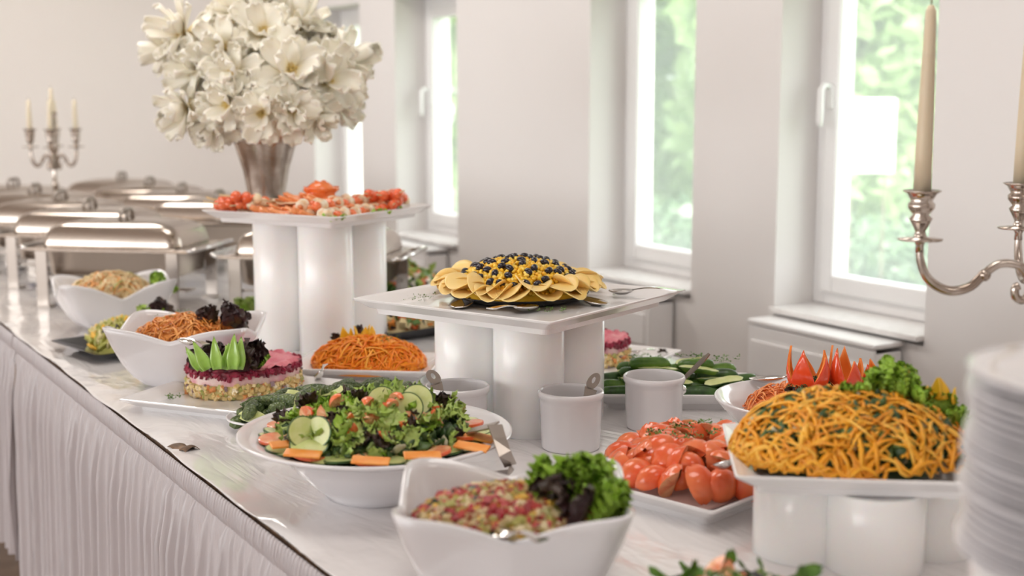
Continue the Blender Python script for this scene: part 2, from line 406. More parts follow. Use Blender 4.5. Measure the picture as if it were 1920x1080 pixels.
# ------------------------------------------------------------------ buffet table, cover, skirt
TZ = .75; X0, X1, Y0, Y1 = .637, 1.88, -.3, 5.75
t = thing('buffet_table', 'long buffet table whose brown board edge shows above the pleated skirt', 'table', ((X0 + X1) / 2, (Y0 + Y1) / 2, 0))
cx, cy = t.location.x, t.location.y
MB().rbox((0, 0, .7345), (X1 - X0 + .010, Y1 - Y0, .026), .004).obj('tabletop', M['board'], t)
for sx in (-.5, .5):
    for sy in (-2.7, -.9, .9, 2.7): MB().tube([(sx, sy, 0), (sx, sy, .722)], .02, 8).obj('leg', M['steel_b'], t)
def cover_mat():
    m = mat('glossy_white_cover', (.80, .775, .77), .10, coat=.5); nt = m.node_tree; N = nt.nodes; L = nt.links; b = N['Principled BSDF']
    tc = N.new('ShaderNodeTexCoord'); a = N.new('ShaderNodeTexNoise'); a.inputs['Scale'].default_value = 3; a.inputs['Detail'].default_value = 3; a.inputs['Distortion'].default_value = 1.4
    c = N.new('ShaderNodeTexVoronoi'); c.inputs['Scale'].default_value = 2.5; c.feature = 'DISTANCE_TO_EDGE'
    mp = N.new('ShaderNodeMapping'); mp.inputs['Scale'].default_value = (2.2, .8, 1); L.new(tc.outputs['Object'], mp.inputs['Vector'])
    L.new(mp.outputs[0], a.inputs['Vector']); L.new(a.outputs['Color'], c.inputs['Vector'])
    ad = N.new('ShaderNodeMath'); ad.operation = 'ADD'; L.new(a.outputs['Fac'], ad.inputs[0])
    ml = N.new('ShaderNodeMath'); ml.operation = 'MULTIPLY'; ml.inputs[1].default_value = .5; L.new(c.outputs[0], ml.inputs[0]); L.new(ml.outputs[0], ad.inputs[1])
    bp = N.new('ShaderNodeBump'); bp.inputs['Strength'].default_value = .22; bp.inputs['Distance'].default_value = .02; L.new(ad.outputs[0], bp.inputs['Height'])
    L.new(bp.outputs[0], b.inputs['Normal']); L.new(bp.outputs[0], b.inputs['Coat Normal']); return m
M['cover'] = cover_mat()
rnd = random.Random(5)
nx, ny = 40, 300
def cov(u, v):
    y = Y0 + (Y1 - Y0) * v; x = X0 - .010 + (0 if u < .001 else .004 + (X1 - X0 + .004) * (u - 1 / nx) / (1 - 1 / nx))
    if u < .001: x += .003 * math.sin(y * 9) + .002 * math.sin(y * 23 + 1) + (.003 * max(0, math.sin((y - 1.3) * PI / 1.0)) if 1.3 < y < 2.3 else 0)
    z = TZ - .0006 + .0005 * math.sin(x * 30 + y * 11) * math.sin(y * 17 - x * 9)
    return Vector((x, y, z))
b = MB(); b.grid(cov, nx, ny, th=-.0015)
tag(b.obj('table_cover', M['cover']), 'glossy white plastic cover lying on the long buffet table', 'tablecloth')
# crumpled free corner of the cover foil at the table edge
q = onz(345, 838, TZ + .004)
b = MB(); b.grid(lambda u, v: Vector((u * .028 - .008 * v, .05 * v - .025, .001 + .007 * math.sin(PI * u) * (1 - .5 * v) + .003 * math.sin(9 * v))), 6, 6, th=.0006)
tag(b.obj('foil_scrap', M['board'], None, (q.x - .01, q.y, TZ), .2), 'folded brown scrap lifting at the table edge below the herring cake', 'scrap')
def skirt(name, y0, y1, zb, lab, seed):
    r = random.Random(seed); folds = []; y = y0 + .01
    while y < y1 - .01:
        folds.append((y, r.uniform(.014, .026), r.uniform(.0035, .0065), r.uniform(-.03, .03), r.uniform(.0, .5))); y += r.uniform(.026, .064)
    fy = np.array([f[0] for f in folds]); fa = np.array([f[1] for f in folds]); fw_ = np.array([f[2] for f in folds]); fd = np.array([f[3] for f in folds])
    step = .0022; n = int((y1 - y0) / step); ys = y0 + np.arange(n + 1) * step
    rows = [(.0, 0), (.003, 0), (.012, 0), (.024, 0), (.036, 0), (.042, 0)]
    zz = [.7465 - d for d, _ in rows]
    zt = zz[-1]; low = np.concatenate([np.linspace(0, .16, 8)[1:], np.linspace(.16, zt - zb, 9)[1:]])
    per = .0115; V = []
    for i, z in enumerate(zz):
        amp = .0062 * min(1, (i) / 1.5) if i < 5 else .0020
        amp = amp * (1 if i not in (0,) else .3)
        x = X0 - .012 + (.004 if i == 5 else 0) - amp * np.sin(2 * PI * ys / per + .5 * np.sin(ys * 31)) - (.002 if i == 3 else 0)
        V.append(np.stack([x, ys, np.full(n + 1, z)], 1))
    for d in low:
        g = min(1, d / .11); x = np.full(n + 1, X0 - .012)
        fine = max(0, 1 - d / .05) * .0040
        x = x - fine * np.sin(2 * PI * ys / per + .5 * np.sin(ys * 31))
        for k in range(len(fy)):
            cc = fy[k] + fd[k] * d; wdt = fw_[k] * (.55 + .6 * g)
            lo = max(0, int((cc - 5 * wdt - y0) / step)); hi = min(n + 1, int((cc + 5 * wdt - y0) / step) + 2)
            if lo < hi:
                e = (ys[lo:hi] - cc) / wdt; x[lo:hi] -= fa[k] * (.25 + .75 * g) * np.exp(-np.abs(e) ** 1.5)
        x -= .02 * g * d
        V.append(np.stack([x, ys, np.full(n + 1, zt - d)], 1))
    R = len(V); V = np.concatenate(V).tolist(); q = n + 1
    fs = [(i * q + j, i * q + j + 1, (i + 1) * q + j + 1, (i + 1) * q + j) for i in range(R - 1) for j in range(n)]
    b = MB(); nb = 5 * n
    t = thing(name, lab, 'table skirt', (0, 0, 0))
    b1 = MB(); b1.add(V[:6 * q], fs[:nb], 0, True); b1.obj('gathered_band', M['skirt'], t)
    b.add(V[5 * q:], [tuple(k - 5 * q for k in f) for f in fs[nb:]], 0, True); b.obj('pleated_drape', M['skirt'], t)
skirt('table_skirt', .6, 3.46, .03, 'white satin pleated skirt hanging along the near length of the table', 1)
skirt('table_skirt', 3.465, 5.7, .15, 'shorter white pleated skirt on the far length of the table', 2)
# ------------------------------------------------------------------ crockery
def platter(lab, c, hx, hy, rot, h=.03, name='square_platter', m='melamine', lip=.02):
    # c: centre at base level
    b = MB(); k = h / .03
    b.loft([(hx - .045, hy - .045, 0, .012), (hx - .03, hy - .03, .0005, .012), (hx - .028, hy - .028, .010 * k, .012), (hx - lip, hy - lip, .0115 * k, .012),
            (hx - .001, hy - .001, .026 * k, .008), (hx, hy, .029 * k, .008), (hx - .003, hy - .003, .030 * k, .008), (hx - .012, hy - .012, .0265 * k, .008), (hx - .036, hy - .036, .0145 * k, .014), (hx - .05, hy - .05, .0125 * k, .014)], n=6, smooth=False)
    o = b.obj(name, M[m], None, c, rot); return tag(o, lab, 'platter')
def riser(lab, x, y, h, r=.064, z0=TZ, grp=None):
    b = MB(); b.lathe([(0, 0), (r - .002, 0), (r, .002), (r, h - .002), (r - .002, h), (r - .006, h - .001), (0, h - .001)], 48)
    tag(b.obj('display_riser', M['acryl'], None, (x, y, z0)), lab, 'riser')
def pot(lab, px, py, r, h):
    P = onz(px, py, TZ); d = Vector((P.x, P.y, 0)).normalized(); c = (P.x + d.x * r, P.y + d.y * r, TZ)
    b = MB()
    b.lathe([(0, .004), (r * .86, .003), (r * .90, 0), (r * .93, .004), (r * .96, h * .5), (r * .975, h * .80), (r * .985, h * .86), (r * 1.02, h * .885), (r * 1.045, h * .93), (r * 1.03, h * .98), (r * .99, h), (r * .955, h * .985), (r * .94, h * .95), (r * .92, h * .5), (r * .90, .012), (0, .010)], 56)
    o = b.obj('sauce_pot', M['china'], None, c); tag(o, lab, 'pot'); return Vector(c)
def sauce(lab, c, r, z, m):
    b = MB(); b.lathe([(0, -.006), (r * .895, -.006), (r * .905, 0), (r * .6, .002), (0, .003)], 32); tag(b.obj('sauce', m, None, (c[0], c[1], c[2] + z)), lab, 'sauce')
M['sauce'] = mat('pale_sauce', (.74, .70, .62), .3)
def ramp_handle(lab, p0, p1, w0=.013, w1=.025, hole=True, name='sauce_ladle', side=None):
    # ladle seen as its flat handle: bowl at p0 end (in the sauce), broad pierced end at p1
    p0 = Vector(p0); p1 = Vector(p1); d = (p1 - p0); Ln = d.length; d.normalize()
    sd = Vector(side) if side else d.cross(FW).normalized()
    t = thing(name, lab, 'ladle', p0)
    n = d.cross(sd).normalized(); b = MB(); ts = [0, .2, .45, .62]
    path = [d * (Ln * q) for q in ts]; b.ribbon(path, [w0 * .8, w0, (w0 + w1) / 2, w1 * .92], .0022, sd)
    if hole:   # eye: ring around an oval hole
        c = d * (Ln * .80); ra, rb = Ln * .21, w1 / 2; K = 20; vs = []
        for s_ in (-.0011, .0011):
            for q in (1, .30):
                for k in range(K):
                    a = 2 * PI * k / K; vs.append(c + d * (math.cos(a) * ra * (q if q == 1 else .40) + (0 if q == 1 else Ln * .03)) + sd * (math.sin(a) * rb * q) + n * s_)
        fs = []
        for k in range(K):
            k2 = (k + 1) % K
            fs += [(k, k2, K + k2, K + k), (2 * K + k, 3 * K + k, 3 * K + k2, 2 * K + k2), (k, 2 * K + k, 2 * K + k2, k2), (K + k, K + k2, 3 * K + k2, 3 * K + k)]
        b.add(vs, fs, 0, False)
    else: b.ribbon([d * (Ln * .6), d * (Ln * .8), d * Ln], [w1 * .92, w1, w1 * .5], .0022, sd)
    b.obj('handle', M['steel_b'], t)
    b = MB(); b.ell((0, 0, -.008), .018, .018, .012, None, 10, 6); b.obj('bowl', M['cutlery'], t)
def spoon(lab, head, end, name='serving_spoon', hl=.034, hw=.022, cat='spoon', arch=.012, tines=0, up=(0, 0, 1)):
    # serving spoon / fork: head centre -> handle end
    a = Vector(head); e = Vector(end); d = e - a; Ln = d.length; d.normalize(); upv = Vector(up); sd = upv.cross(d).normalized(); upn = d.cross(sd).normalized()
    t = thing(name, lab, cat, a); b = MB()
    if tines:
        for k in range(4): b.ribbon([d * (-.04) + sd * (k - 1.5) * .006 + upn * .004, d * -.012 + sd * (k - 1.5) * .006 - upn * .003], .0032, .002, sd)
        b.ribbon([d * -.014 - upn * .003, d * .006 - upn * .002, d * .022 + upn * .003], [.024, .022, .007], .002, sd)
    else:
        def sp(u, v):
            x = -1 + 2 * u; wv = math.sqrt(max(0, 1 - x * x)) * hw * (1 - .15 * x); y = (2 * v - 1) * wv
            return d * (x * hl) + sd * y + upn * (-.009 * (1 - x * x) * (1 - (2 * v - 1) ** 2) + .004)
        b.grid(sp, 12, 8, th=.0014)
    b.obj('head', M['cutlery'], t)
    b = MB(); pts = []; ws = []
    for k in range(9):
        q = k / 8; pts.append(d * (hl * .9 + (Ln - hl * .9) * q) + upn * (.004 + arch * math.sin(PI * min(1, q * 1.15)) * (1 - .4 * q))); ws.append(.006 + .010 * q ** 1.5)
    b.ribbon(pts, ws, .0022, sd); b.obj('handle', M['cutlery'], t)
    return t
def wavebowl(lab, c, hx, hy, rot, h, sag, foot=.055, pw=4.0, corner=1.0, tilt=(0, 0)):
    # square bowl with raised corners; sag = how far the sides dip between corners
    b = MB(); n = 96; T = [0, .001, .06, .2, .4, .6, .8, .94, 1.0]
    def R(a, t):
        ca, sa = math.cos(a), math.sin(a)
        sq = (abs(ca / hx) ** pw + abs(sa / hy) ** pw) ** (-1 / pw)
        k = .5 - .5 * math.cos(PI * t); ff = foot
        return ff + (sq - ff) * (t ** .72)
    def Z(a, t):
        k = abs(math.sin(2 * (a - 0)))  # 1 at the corners of a square
        aa = math.atan2(math.sin(a) * hx, math.cos(a) * hy); k = abs(math.sin(2 * aa)) ** 1.3
        top = h - sag * (1 - k) + tilt[0] * math.cos(a) + tilt[1] * math.sin(a)
        return top * (.12 * t + .88 * t ** 1.7)
    vs = []; fs = []
    rings = [(t, 0) for t in T] + [(1.0, 1), (.94, 1), (.8, 1), (.6, 1), (.4, 1), (.2, 1), (.02, 1)]
    for (t, ins) in rings:
        for k in range(n):
            a = 2 * PI * k / n; r_ = R(a, t); z = Z(a, t)
            if t == 0: r_ = foot * .96
            if ins: r_ = max(.004, r_ - .0055); z = z + (.007 if t < .9 else .0015)
            vs.append((r_ * math.cos(a), r_ * math.sin(a), z))
    for i in range(len(rings) - 1):
        for k in range(n):
            k2 = (k + 1) % n; fs.append((i * n + k, i * n + k2, (i + 1) * n + k2, (i + 1) * n + k))
    fs.append(tuple(range(n - 1, -1, -1))); fs.append(tuple((len(rings) - 1) * n + k for k in range(n)))
    b.add(vs, fs); o = b.obj('wave_bowl', M['china'], None, c, rot); return tag(o, lab, 'bowl')
# ------------------------------------------------------------------ chafing dishes
def make_chafer():
    t = thing('chafing_dish', 'x', 'chafing dish')
    b = MB(); hx, hy, z = .222, .135, .168
    for sy in (-1, 1): b.rbox((0, sy * hy, z), (2 * hx + .05, .014, .009), .002)
    for sx in (-1, 1): b.rbox((sx * hx, 0, z), (.016, 2 * hy, .008), .002)
    b.obj('frame', M['steel'], t)
    for sx in (-1, 1):
        b = MB(); b.tube([(sx * (hx + .02), -hy - .002, z + .002), (sx * (hx + .045), -hy * .97, z + .006), (sx * (hx + .048), hy * .97, z + .006), (sx * (hx + .02), hy + .002, z + .002)], .0055, 8)
        b.obj('carry_handle', M['cutlery'], t)
    for sx in (-1, 1):
        for sy in (-1, 1):
            b = MB(); x = sx * (hx - .025); y = sy * (hy + .004)
            b.rbox((x, y, z / 2 + .002), (.036, .005, z - .006), .0015); b.rbox((x, y - sy * .014, .003), (.044, .034, .006), .002)
            b.obj('leg', M['steel_b'], t)
    b = MB(); b.loft([(hx - .035, hy - .028, .088, .03), (hx - .028, hy - .02, .096, .03), (hx - .018, hy - .012, .165, .03), (hx - .006, hy - .004, .170, .03), (hx - .006, hy - .004, .173, .03)], n=6, smooth=True)
    b.obj('water_pan', M['steel'], t)
    b = MB(); b.rbox((0, 0, .040), (2 * hx - .06, .06, .004), .001)
    for sy in (-1, 1): b.rbox((0, sy * (hy - .01), .078), (2 * hx - .05, .008, .006), .001)
    b.obj('shelf', M['steel_b'], t)
    b = MB(); lv = []
    for (k, zz) in ((1, .174), (1.0, .180), (.985, .195), (.955, .213), (.90, .226), (.80, .236), (.6, .244), (.35, .248), (.08, .249)):
        lv.append(((hx - .012) - (1 - k) * .20, max(.004, (hy - .012) - (1 - k) * .125), zz, .032 * min(1, k + .1)))
    b.loft(lv, n=7, smooth=True); ld = b.obj('lid', M['steel'], t)
    b = MB(); b.tube([(0, -.040, .246), (0, -.038, .266), (0, -.026, .274), (0, .026, .274), (0, .038, .266), (0, .040, .246)], .0058, 8); b.lathe([(.009, .244), (.007, .256), (.005, .268), (0, .270)], 10, (0, 0, 0))
    b.obj('lid_handle', M['steel_b'], ld)
    for sx in (-1, 1):
        b = MB(); b.lathe([(.032, .042), (.032, .076), (.026, .078), (.024, .074), (0, .074)], 16, (sx * .1, 0, 0)); b.lathe([(.0328, .048), (.0328, .068)], 16, (sx * .1, 0, 0), 1)
        b.obj('fuel_can', [M['steel_b'], M['blue']], t)
    return t
ch0 = make_chafer(); ROT = math.radians(-41)
row1 = [(237, 400), (168, 380.5), (113, 365.4), (65, 352), (25, 341)]
lab1 = ['nearest polished steel chafing dish, behind the white bowl of cabbage salad', 'steel chafing dish second in line behind the cabbage salad bowl', 'steel chafing dish third in line behind the cabbage salad bowl',
        'steel chafing dish fourth in line, just before the far candelabra', 'steel chafing dish fifth and last in line along the skirted table edge']
for i, (px, py) in enumerate(row1):
    P = onz(px, py, TZ + .262); o = ch0 if i == 0 else dup(ch0)
    o.location = (P.x, P.y, TZ); o.rotation_euler = (0, 0, ROT); o['label'] = lab1[i]; o['group'] = 'chafing dishes along the skirted side'
row2 = [0, 1, 2, 3]
lab2 = ['steel chafing dish of the window-side row just beside the flower vase', 'steel chafing dish of the window-side row, second from the flower vase', 'steel chafing dish of the window-side row, third from the flower vase', 'steel chafing dish of the window-side row, farthest of all from the vase']
for i in row2:
    P = Vector((1.50, 4.42 + .42 * i, 0)); dup(ch0, (P.x, P.y, TZ), (0, 0, ROT), lab2[i], 'chafing dishes along the window side')
P = ond(600, 436, 3.62); dup(ch0, (P.x, P.y, TZ), (0, 0, ROT), 'steel chafing dish hidden behind the tall canape riser, one handle showing', 'chafing dishes along the window side')
# ------------------------------------------------------------------ candelabras
def candelabra(lab, loc, rot, narm, R, zc, zarm, s=1.0, centre=True, cup=1.0):
    t = thing('candelabra', lab, 'candelabra', loc, rot)
    b = MB(); b.lathe([(.075, 0), (.075, .006), (.06, .014), (.032, .022), (.022, .035), (.016, .06), (.02, .075), (.013, .09), (.010, .16), (.016, .175), (.010, .19), (.0085, zarm * .6), (.015, zarm * .62), (.0085, zarm * .65), (.009, zarm - .05), (.018, zarm - .03), (.022, zarm - .005), (.012, zarm + .012), (.008, zarm + .03), (0, zarm + .03)], 20)
    b.obj('stand', M['silver'], t)
    zcup = zc
    def cupbm(b, x, y, z):
        # drip tray, stem, knops and flared socket, socket top at z
        b.lathe([(.006, z - .085), (.0055, z - .075), (.008, z - .070), (.030, z - .0685), (.031, z - .066), (.009, z - .064), (.007, z - .056), (.013, z - .044), (.016, z - .038), (.011, z - .033), (.018, z - .024), (.0185, z - .018), (.0145, z - .014), (.020, z - .004), (.0265, z), (.0255, z + .001), (.0135, z - .003), (.0125, z - .012), (0, z - .012)], 24, (x, y, 0))
    for k in range(narm):
        a = 2 * PI * k / narm; ca, sa = math.cos(a), math.sin(a); p = t
        b = MB(); pts = []
        ctl = [(1.0, zc - .080), (.985, zc - .100), (.935, zc - .120), (.84, zc - .134), (.73, zc - .139), (.60, zc - .132), (.50, zc - .114), (.39, zc - .100), (.24, zc - .102), (.05, zc - .118)]
        sm = smooth([(q, z, w_) for (q, z), w_ in zip(ctl, [.005, .006, .0066, .007, .007, .0066, .0062, .006, .006, .006])]); b.tube([(ca * R * q, sa * R * q, z) for q, z, w_ in sm], [w_ for q, z, w_ in sm], 10)
        sc = [(.26, zc - .100), (.17, zc - .118), (.155, zc - .138), (.20, zc - .150), (.255, zc - .146), (.265, zc - .134), (.235, zc - .130)]
        sm = smooth([(q, z, .006) for q, z in sc]); b.tube([(ca * R * q, sa * R * q, z) for q, z, w_ in sm], .006, 8)
        b.ell((ca * R * .50, sa * R * .50, zc - .116), .009, .009, .009)
        b.obj('arm', M['silver'], t)
        b = MB(); cupbm(b, ca * R, sa * R, zc); b.obj('candle_cup', M['silver'], t)
    if centre:
        b = MB(); b.lathe([(.008, zarm + .02), (.007, zc + .03), (.012, zc + .04), (.007, zc + .05), (.006, zc + .07)], 12); cupbm(b, 0, 0, zc + .15); b.obj('candle_cup', M['silver'], t)
    return t
def candle(lab, x, y, z, h, r, m, lean=(0, 0), grp=None):
    t = thing('taper_candle', lab, 'candle', (x, y, z - .011), 0, grp)
    b = MB(); b.tube([(lean[0] * q, lean[1] * q, h * q) for q in (0, .25, .5, .75, .97, 1.0)], [r, r * .94, r * .85, r * .72, r * .58, r * .3], 18); b.obj('wax_body', M[m], t)
    MB().tube([(lean[0], lean[1], h - .002), (lean[0] * 1.01, lean[1], h + .009)], .0009, 5).obj('wick', M['board'], t)
# near candelabra, its stand just outside the frame
Pc = ond(1971, 520, 1.80); R1 = .178; zc = 1.2205
aR = math.atan2(-RT.y, -RT.x) - .115
candelabra('silver candelabra with curling arms and ivory candles before the bright window', (Pc.x, Pc.y, TZ), aR, 4, R1, zc - TZ, zc - TZ - .115, centre=False)
nm = ['ivory taper candle standing before the bright window', 'ivory taper candle cut by the picture edge, beside the window pier', 'ivory taper candle on the candelabra arm over the plate stack', 'ivory taper candle on the candelabra arm toward the carrot mound']
for k in range(4):
    a = aR + 2 * PI * k / 4; x, y = Pc.x + R1 * math.cos(a), Pc.y + R1 * math.sin(a)
    kk = {0: 0, 3: 1, 1: 3, 2: 2}[k]
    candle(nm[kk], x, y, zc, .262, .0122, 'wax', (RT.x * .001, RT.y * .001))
# far candelabra
Pf = ond(100, 268, 5.0)
candelabra('small silver candelabra with pale candles far off by the end wall', (Pf.x, Pf.y, TZ), aR + .35, 4, .083, ond(62, 242, 5.0).z - TZ, ond(100, 268, 5.0).z - TZ - .0, centre=False)
zf = ond(62, 244, 5.0).z
b = MB(); zz = ond(100, 212, 5).z - TZ; z1 = ond(100, 268, 5.0).z - TZ
for k in range(4):
    a = aR + .35 + 2 * PI * k / 4
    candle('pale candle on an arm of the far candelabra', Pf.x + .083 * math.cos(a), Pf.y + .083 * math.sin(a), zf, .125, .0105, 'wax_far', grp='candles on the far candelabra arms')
b.lathe([(.007, z1), (.010, z1 + .03), (.006, z1 + .05), (.008, zz - .05), (.016, zz - .035), (.012, zz - .02), (.019, zz), (.011, zz - .004), (0, zz - .006)], 14)
b.obj('centre_cup', M['silver'], [o for o in bpy.data.objects if o.name == 'candelabra.001'][0])
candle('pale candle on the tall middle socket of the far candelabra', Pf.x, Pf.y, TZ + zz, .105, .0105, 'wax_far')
# ------------------------------------------------------------------ plate stack
Pp = ond(2150, 700, 1.0)
rz = .982
b = MB(); b.lathe([(0, 0), (.118, 0), (.12, .003), (.12, rz - TZ - .003), (.118, rz - TZ), (0, rz - TZ)], 48)
tag(b.obj('plate_pedestal', M['melamine'], None, (Pp.x, Pp.y, TZ), .1), 'white round block under the tall stack of dinner plates', 'pedestal')
pm = MB().lathe([(0, .002), (.072, .001), (.078, 0), (.082, .002), (.10, .006), (.128, .013), (.1305, .0145), (.129, .0155), (.10, .0085), (.08, .0045), (0, .004)], 56).mesh('plate', M['china'])
rnd = random.Random(8); npl = 21; z = rz
ORD = 'first second third fourth fifth sixth seventh eighth ninth tenth eleventh twelfth thirteenth fourteenth fifteenth sixteenth seventeenth eighteenth nineteenth twentieth twenty-first twenty-second'.split()
for i in range(npl):
    dz = .0072
    dn = ORD[npl - 1 - i]; q = place(pm, 'dinner_plate', TRS((Pp.x + rnd.uniform(-.003, .003), Pp.y + rnd.uniform(-.003, .003), z), (rnd.uniform(-.006, .006), rnd.uniform(-.006, .006), rnd.uniform(0, 6))),
              ('topmost white dinner plate of the tall stack' if i == npl - 1 else 'white dinner plate, %s from the top of the tall stack' % dn), 'plate', 'plates in the tall stack'); z += dz
# ------------------------------------------------------------------ vase and flowers
Pv = ond(497, 250, 3.36)
zt = Pv.z - TZ
vz = thing('trumpet_vase', 'hammered silver trumpet vase holding the big white flowers', 'vase', (Pv.x, Pv.y, TZ))
b = MB(); b.lathe([(0, .001), (.070, 0), (.072, .006), (.055, .014), (.022, .03), (.016, .05), (.024, .07), (.029, .10), (.038, zt * .45), (.0455, zt * .66), (.060, zt * .82), (.078, zt * .94), (.094, zt), (.0935, zt + .003), (.091, zt + .002), (.075, zt * .94), (.057, zt * .82), (.042, zt * .66), (.035, zt * .45), (0, zt * .3)], 40)
b.obj('body', M['vase'], vz)
MB().lathe([(.092, -.003), (.0965, 0), (.0975, .003), (.095, .005), (.092, .003)], 40, (0, 0, zt)).obj('rim', M['cutlery'], vz)
def petal_mesh(L, W, cup, tipw, wave, seed):
    r = random.Random(seed); ph = r.uniform(0, 6)
    def fn(u, v):
        y = 2 * v - 1; wd = W * (math.sin(PI * min(1, .10 + .62 * u ** .9)) ** 1.1) * (1 if u < .8 else math.sqrt(max(0.0, 1 - ((u - .8) / .2) ** 2 * (1 - tipw))))
        x = L * (.04 + .96 * u) - (.012 * y * y if u > .95 else 0)
        z = cup * (u ** 1.2) * L * .9 + .35 * wd * y * y + wave * math.sin(y * 3 + ph + u * 4) * u
        return Vector((x * math.cos(cup * .3 * u), wd * y, z))
    b = MB(); b.grid(fn, 9, 7, th=.0022, att=lambda u, v: max(0, 1 - u * 2.6) ** 1.3)
    return b.mesh('petal', M['petal'])
PET = [petal_mesh(.088, .025, .50, .15, .005, 1), petal_mesh(.100, .028, .22, .1, .008, 2), petal_mesh(.074, .023, .85, .2, .005, 3), petal_mesh(.118, .026, -.05, .04, .009, 4)]
CEN = MB(); rr = random.Random(4)
for k in range(16):
    a = k * 2.4; q = .011 * math.sqrt(k / 16); CEN.tube([(q * math.cos(a), q * math.sin(a), 0), (q * 1.5 * math.cos(a), q * 1.5 * math.sin(a), .022)], [.0022, .003], 5)
CEN = CEN.mesh('stamens', M['stamen'])
def flower(px, py, dep, sc, dx, dy, dz, seed, wide, lab):
    # facing given in view terms: dx to the picture's right, dy upward, dz toward the camera
    r = random.Random(seed); c = ond(px, py, dep); n = (RT * dx + UP * dy - FW * dz).normalized()
    t = thing('white_flower', lab, 'flower', c, 0, 'cream flowers in the trumpet vase')
    t.rotation_euler = (n.to_track_quat('Z', 'Y').to_matrix() @ Matrix.Rotation(r.uniform(0, 6), 3, 'Z')).to_euler(); t.scale = (sc, sc, sc)
    for ring, (cnt, ms, tl) in enumerate(((4, (2, 2), -.60 if not wide else -.40), (6, (0, 0), -.15 if not wide else -.05), (6, (1, 0), .10), (5 if wide else 4, (1, 3), .42))):
        for k in range(cnt):
            o = bpy.data.objects.new('petal', PET[ms[k % 2]]); COL.objects.link(o); o.parent = t
            o.rotation_euler = (Matrix.Rotation(2 * PI * (k + .5 * ring + r.uniform(-.12, .12)) / cnt, 3, 'Z') @ Euler((r.uniform(-.3, .3), tl + r.uniform(-.22, .22), 0)).to_matrix()).to_euler()
            q = r.uniform(.80, 1.12); o.scale = (q, q, q); o.location = (0, 0, .004 * (2 - ring))
    o = bpy.data.objects.new('stamens', CEN); COL.objects.link(o); o.parent = t
    # stem down into the vase mouth
    inv = (Matrix.Translation(c) @ t.rotation_euler.to_matrix().to_4x4() @ Matrix.Scale(sc, 4)).inverted()
    a = Vector((Pv.x + r.uniform(-.045, .045), Pv.y + r.uniform(-.045, .045), TZ + zt - .03)); bk = c - n * .06
    pts = [c - n * .004, bk, (bk * .55 + a * .45) + Vector((0, 0, .03)), a]
    b = MB(); b.tube([inv @ q for q in pts], .0032 / sc, 6); b.obj('stem', M['stemw'], t)
FL = [(345, 62, 3.30, .95, -.8, .25, .6, 1), (318, 95, 3.38, .8, -.9, -.1, .3, 0), (352, 205, 3.27, .9, -.75, -.45, .5, 0), (372, 130, 3.30, .95, -.5, 0, .8, 1), (400, 232, 3.24, .75, -.4, -.7, .6, 0),
      (420, 95, 3.26, .95, -.25, .1, .95, 1), (445, 28, 3.34, 1.0, -.3, .7, .5, 0), (495, 65, 3.28, 1.0, 0, .4, .85, 1), (505, 10, 3.38, 1.0, 0, .9, .3, 0), (560, 45, 3.34, .95, .3, .7, .5, 0), (545, 135, 3.22, 1.1, .15, .1, .95, 1),
      (610, 150, 3.27, 1.05, .6, .1, .75, 1), (642, 118, 3.34, 1.0, .85, .35, .3, 0), (625, 185, 3.34, .9, .9, -.2, .35, 1), (430, 195, 3.20, .85, -.3, -.2, .9, 1),
      (492, 212, 3.18, .85, .0, -.25, .95, 1), (548, 205, 3.20, .85, .25, -.3, .9, 0), (590, 215, 3.25, .8, .55, -.5, .6, 0), (440, 140, 3.22, .9, -.3, 0, .95, 1), (590, 95, 3.40, .9, .4, .4, .7, 0)]
TIER = lambda f: 0 if f[1] < 75 else (1 if f[1] < 152 else 2)
for i, f in enumerate(FL):
    row = sorted([g for g in FL if TIER(g) == TIER(f)], key=lambda g: -g[0]); k = row.index(f)
    flower(f[0], f[1], f[2], f[3], f[4], f[5], f[6], 40 + i, f[7], '%s cream vase flower in the %s tier, %s counted from the window side' % ('wide open' if f[7] else 'half closed', ('top', 'middle', 'bottom')[TIER(f)], ORD[k]))
# ------------------------------------------------------------------ food helpers
class Dome:
    def __init__(s, c, a, b, H, p=.6, rot=0, flat=0): s.c = Vector(c); s.a = a; s.b = b; s.H = H; s.p = p; s.cr = math.cos(rot); s.sr = math.sin(rot); s.rot = rot; s.flat = flat
    def h(s, x, y):
        q = (x / s.a) ** 2 + (y / s.b) ** 2
        return s.H * max(0.0, 1 - q) ** s.p
    def w(s, x, y, dz=0): return s.c + Vector((x * s.cr - y * s.sr, x * s.sr + y * s.cr, s.h(x, y) + dz))
    def n(s, x, y):
        e = .004; gx = (s.h(x + e, y) - s.h(x - e, y)) / (2 * e); gy = (s.h(x, y + e) - s.h(x, y - e)) / (2 * e)
        v = Vector((-gx, -gy, 1)).normalized(); return Vector((v.x * s.cr - v.y * s.sr, v.x * s.sr + v.y * s.cr, v.z))
    def pt(s, r, k=1.0):
        a = r.uniform(0, 2 * PI); q = math.sqrt(r.random()) * k
        return s.a * q * math.cos(a), s.b * q * math.sin(a)
    def solid(s, b, mi=0, k=.97, n=40, m=10, rough=.0, r=None):
        vs = []; fs = []
        for i in range(m + 1):
            q = (i / m) ** .7 * k
            q = 1 - q
            for j in range(n):
                a = 2 * PI * j / n; x, y = s.a * q * math.cos(a), s.b * q * math.sin(a); p = s.w(x, y, -.004)
                if r and rough: p = p + Vector((r.uniform(-rough, rough), r.uniform(-rough, rough), r.uniform(-rough, rough)))
                vs.append(p)
        for i in range(m):
            for j in range(n):
                j2 = (j + 1) % n; fs.append((i * n + j, i * n + j2, (i + 1) * n + j2, (i + 1) * n + j))
        fs.append(tuple(m * n + j for j in range(n)))
        b.add(vs, fs, mi)
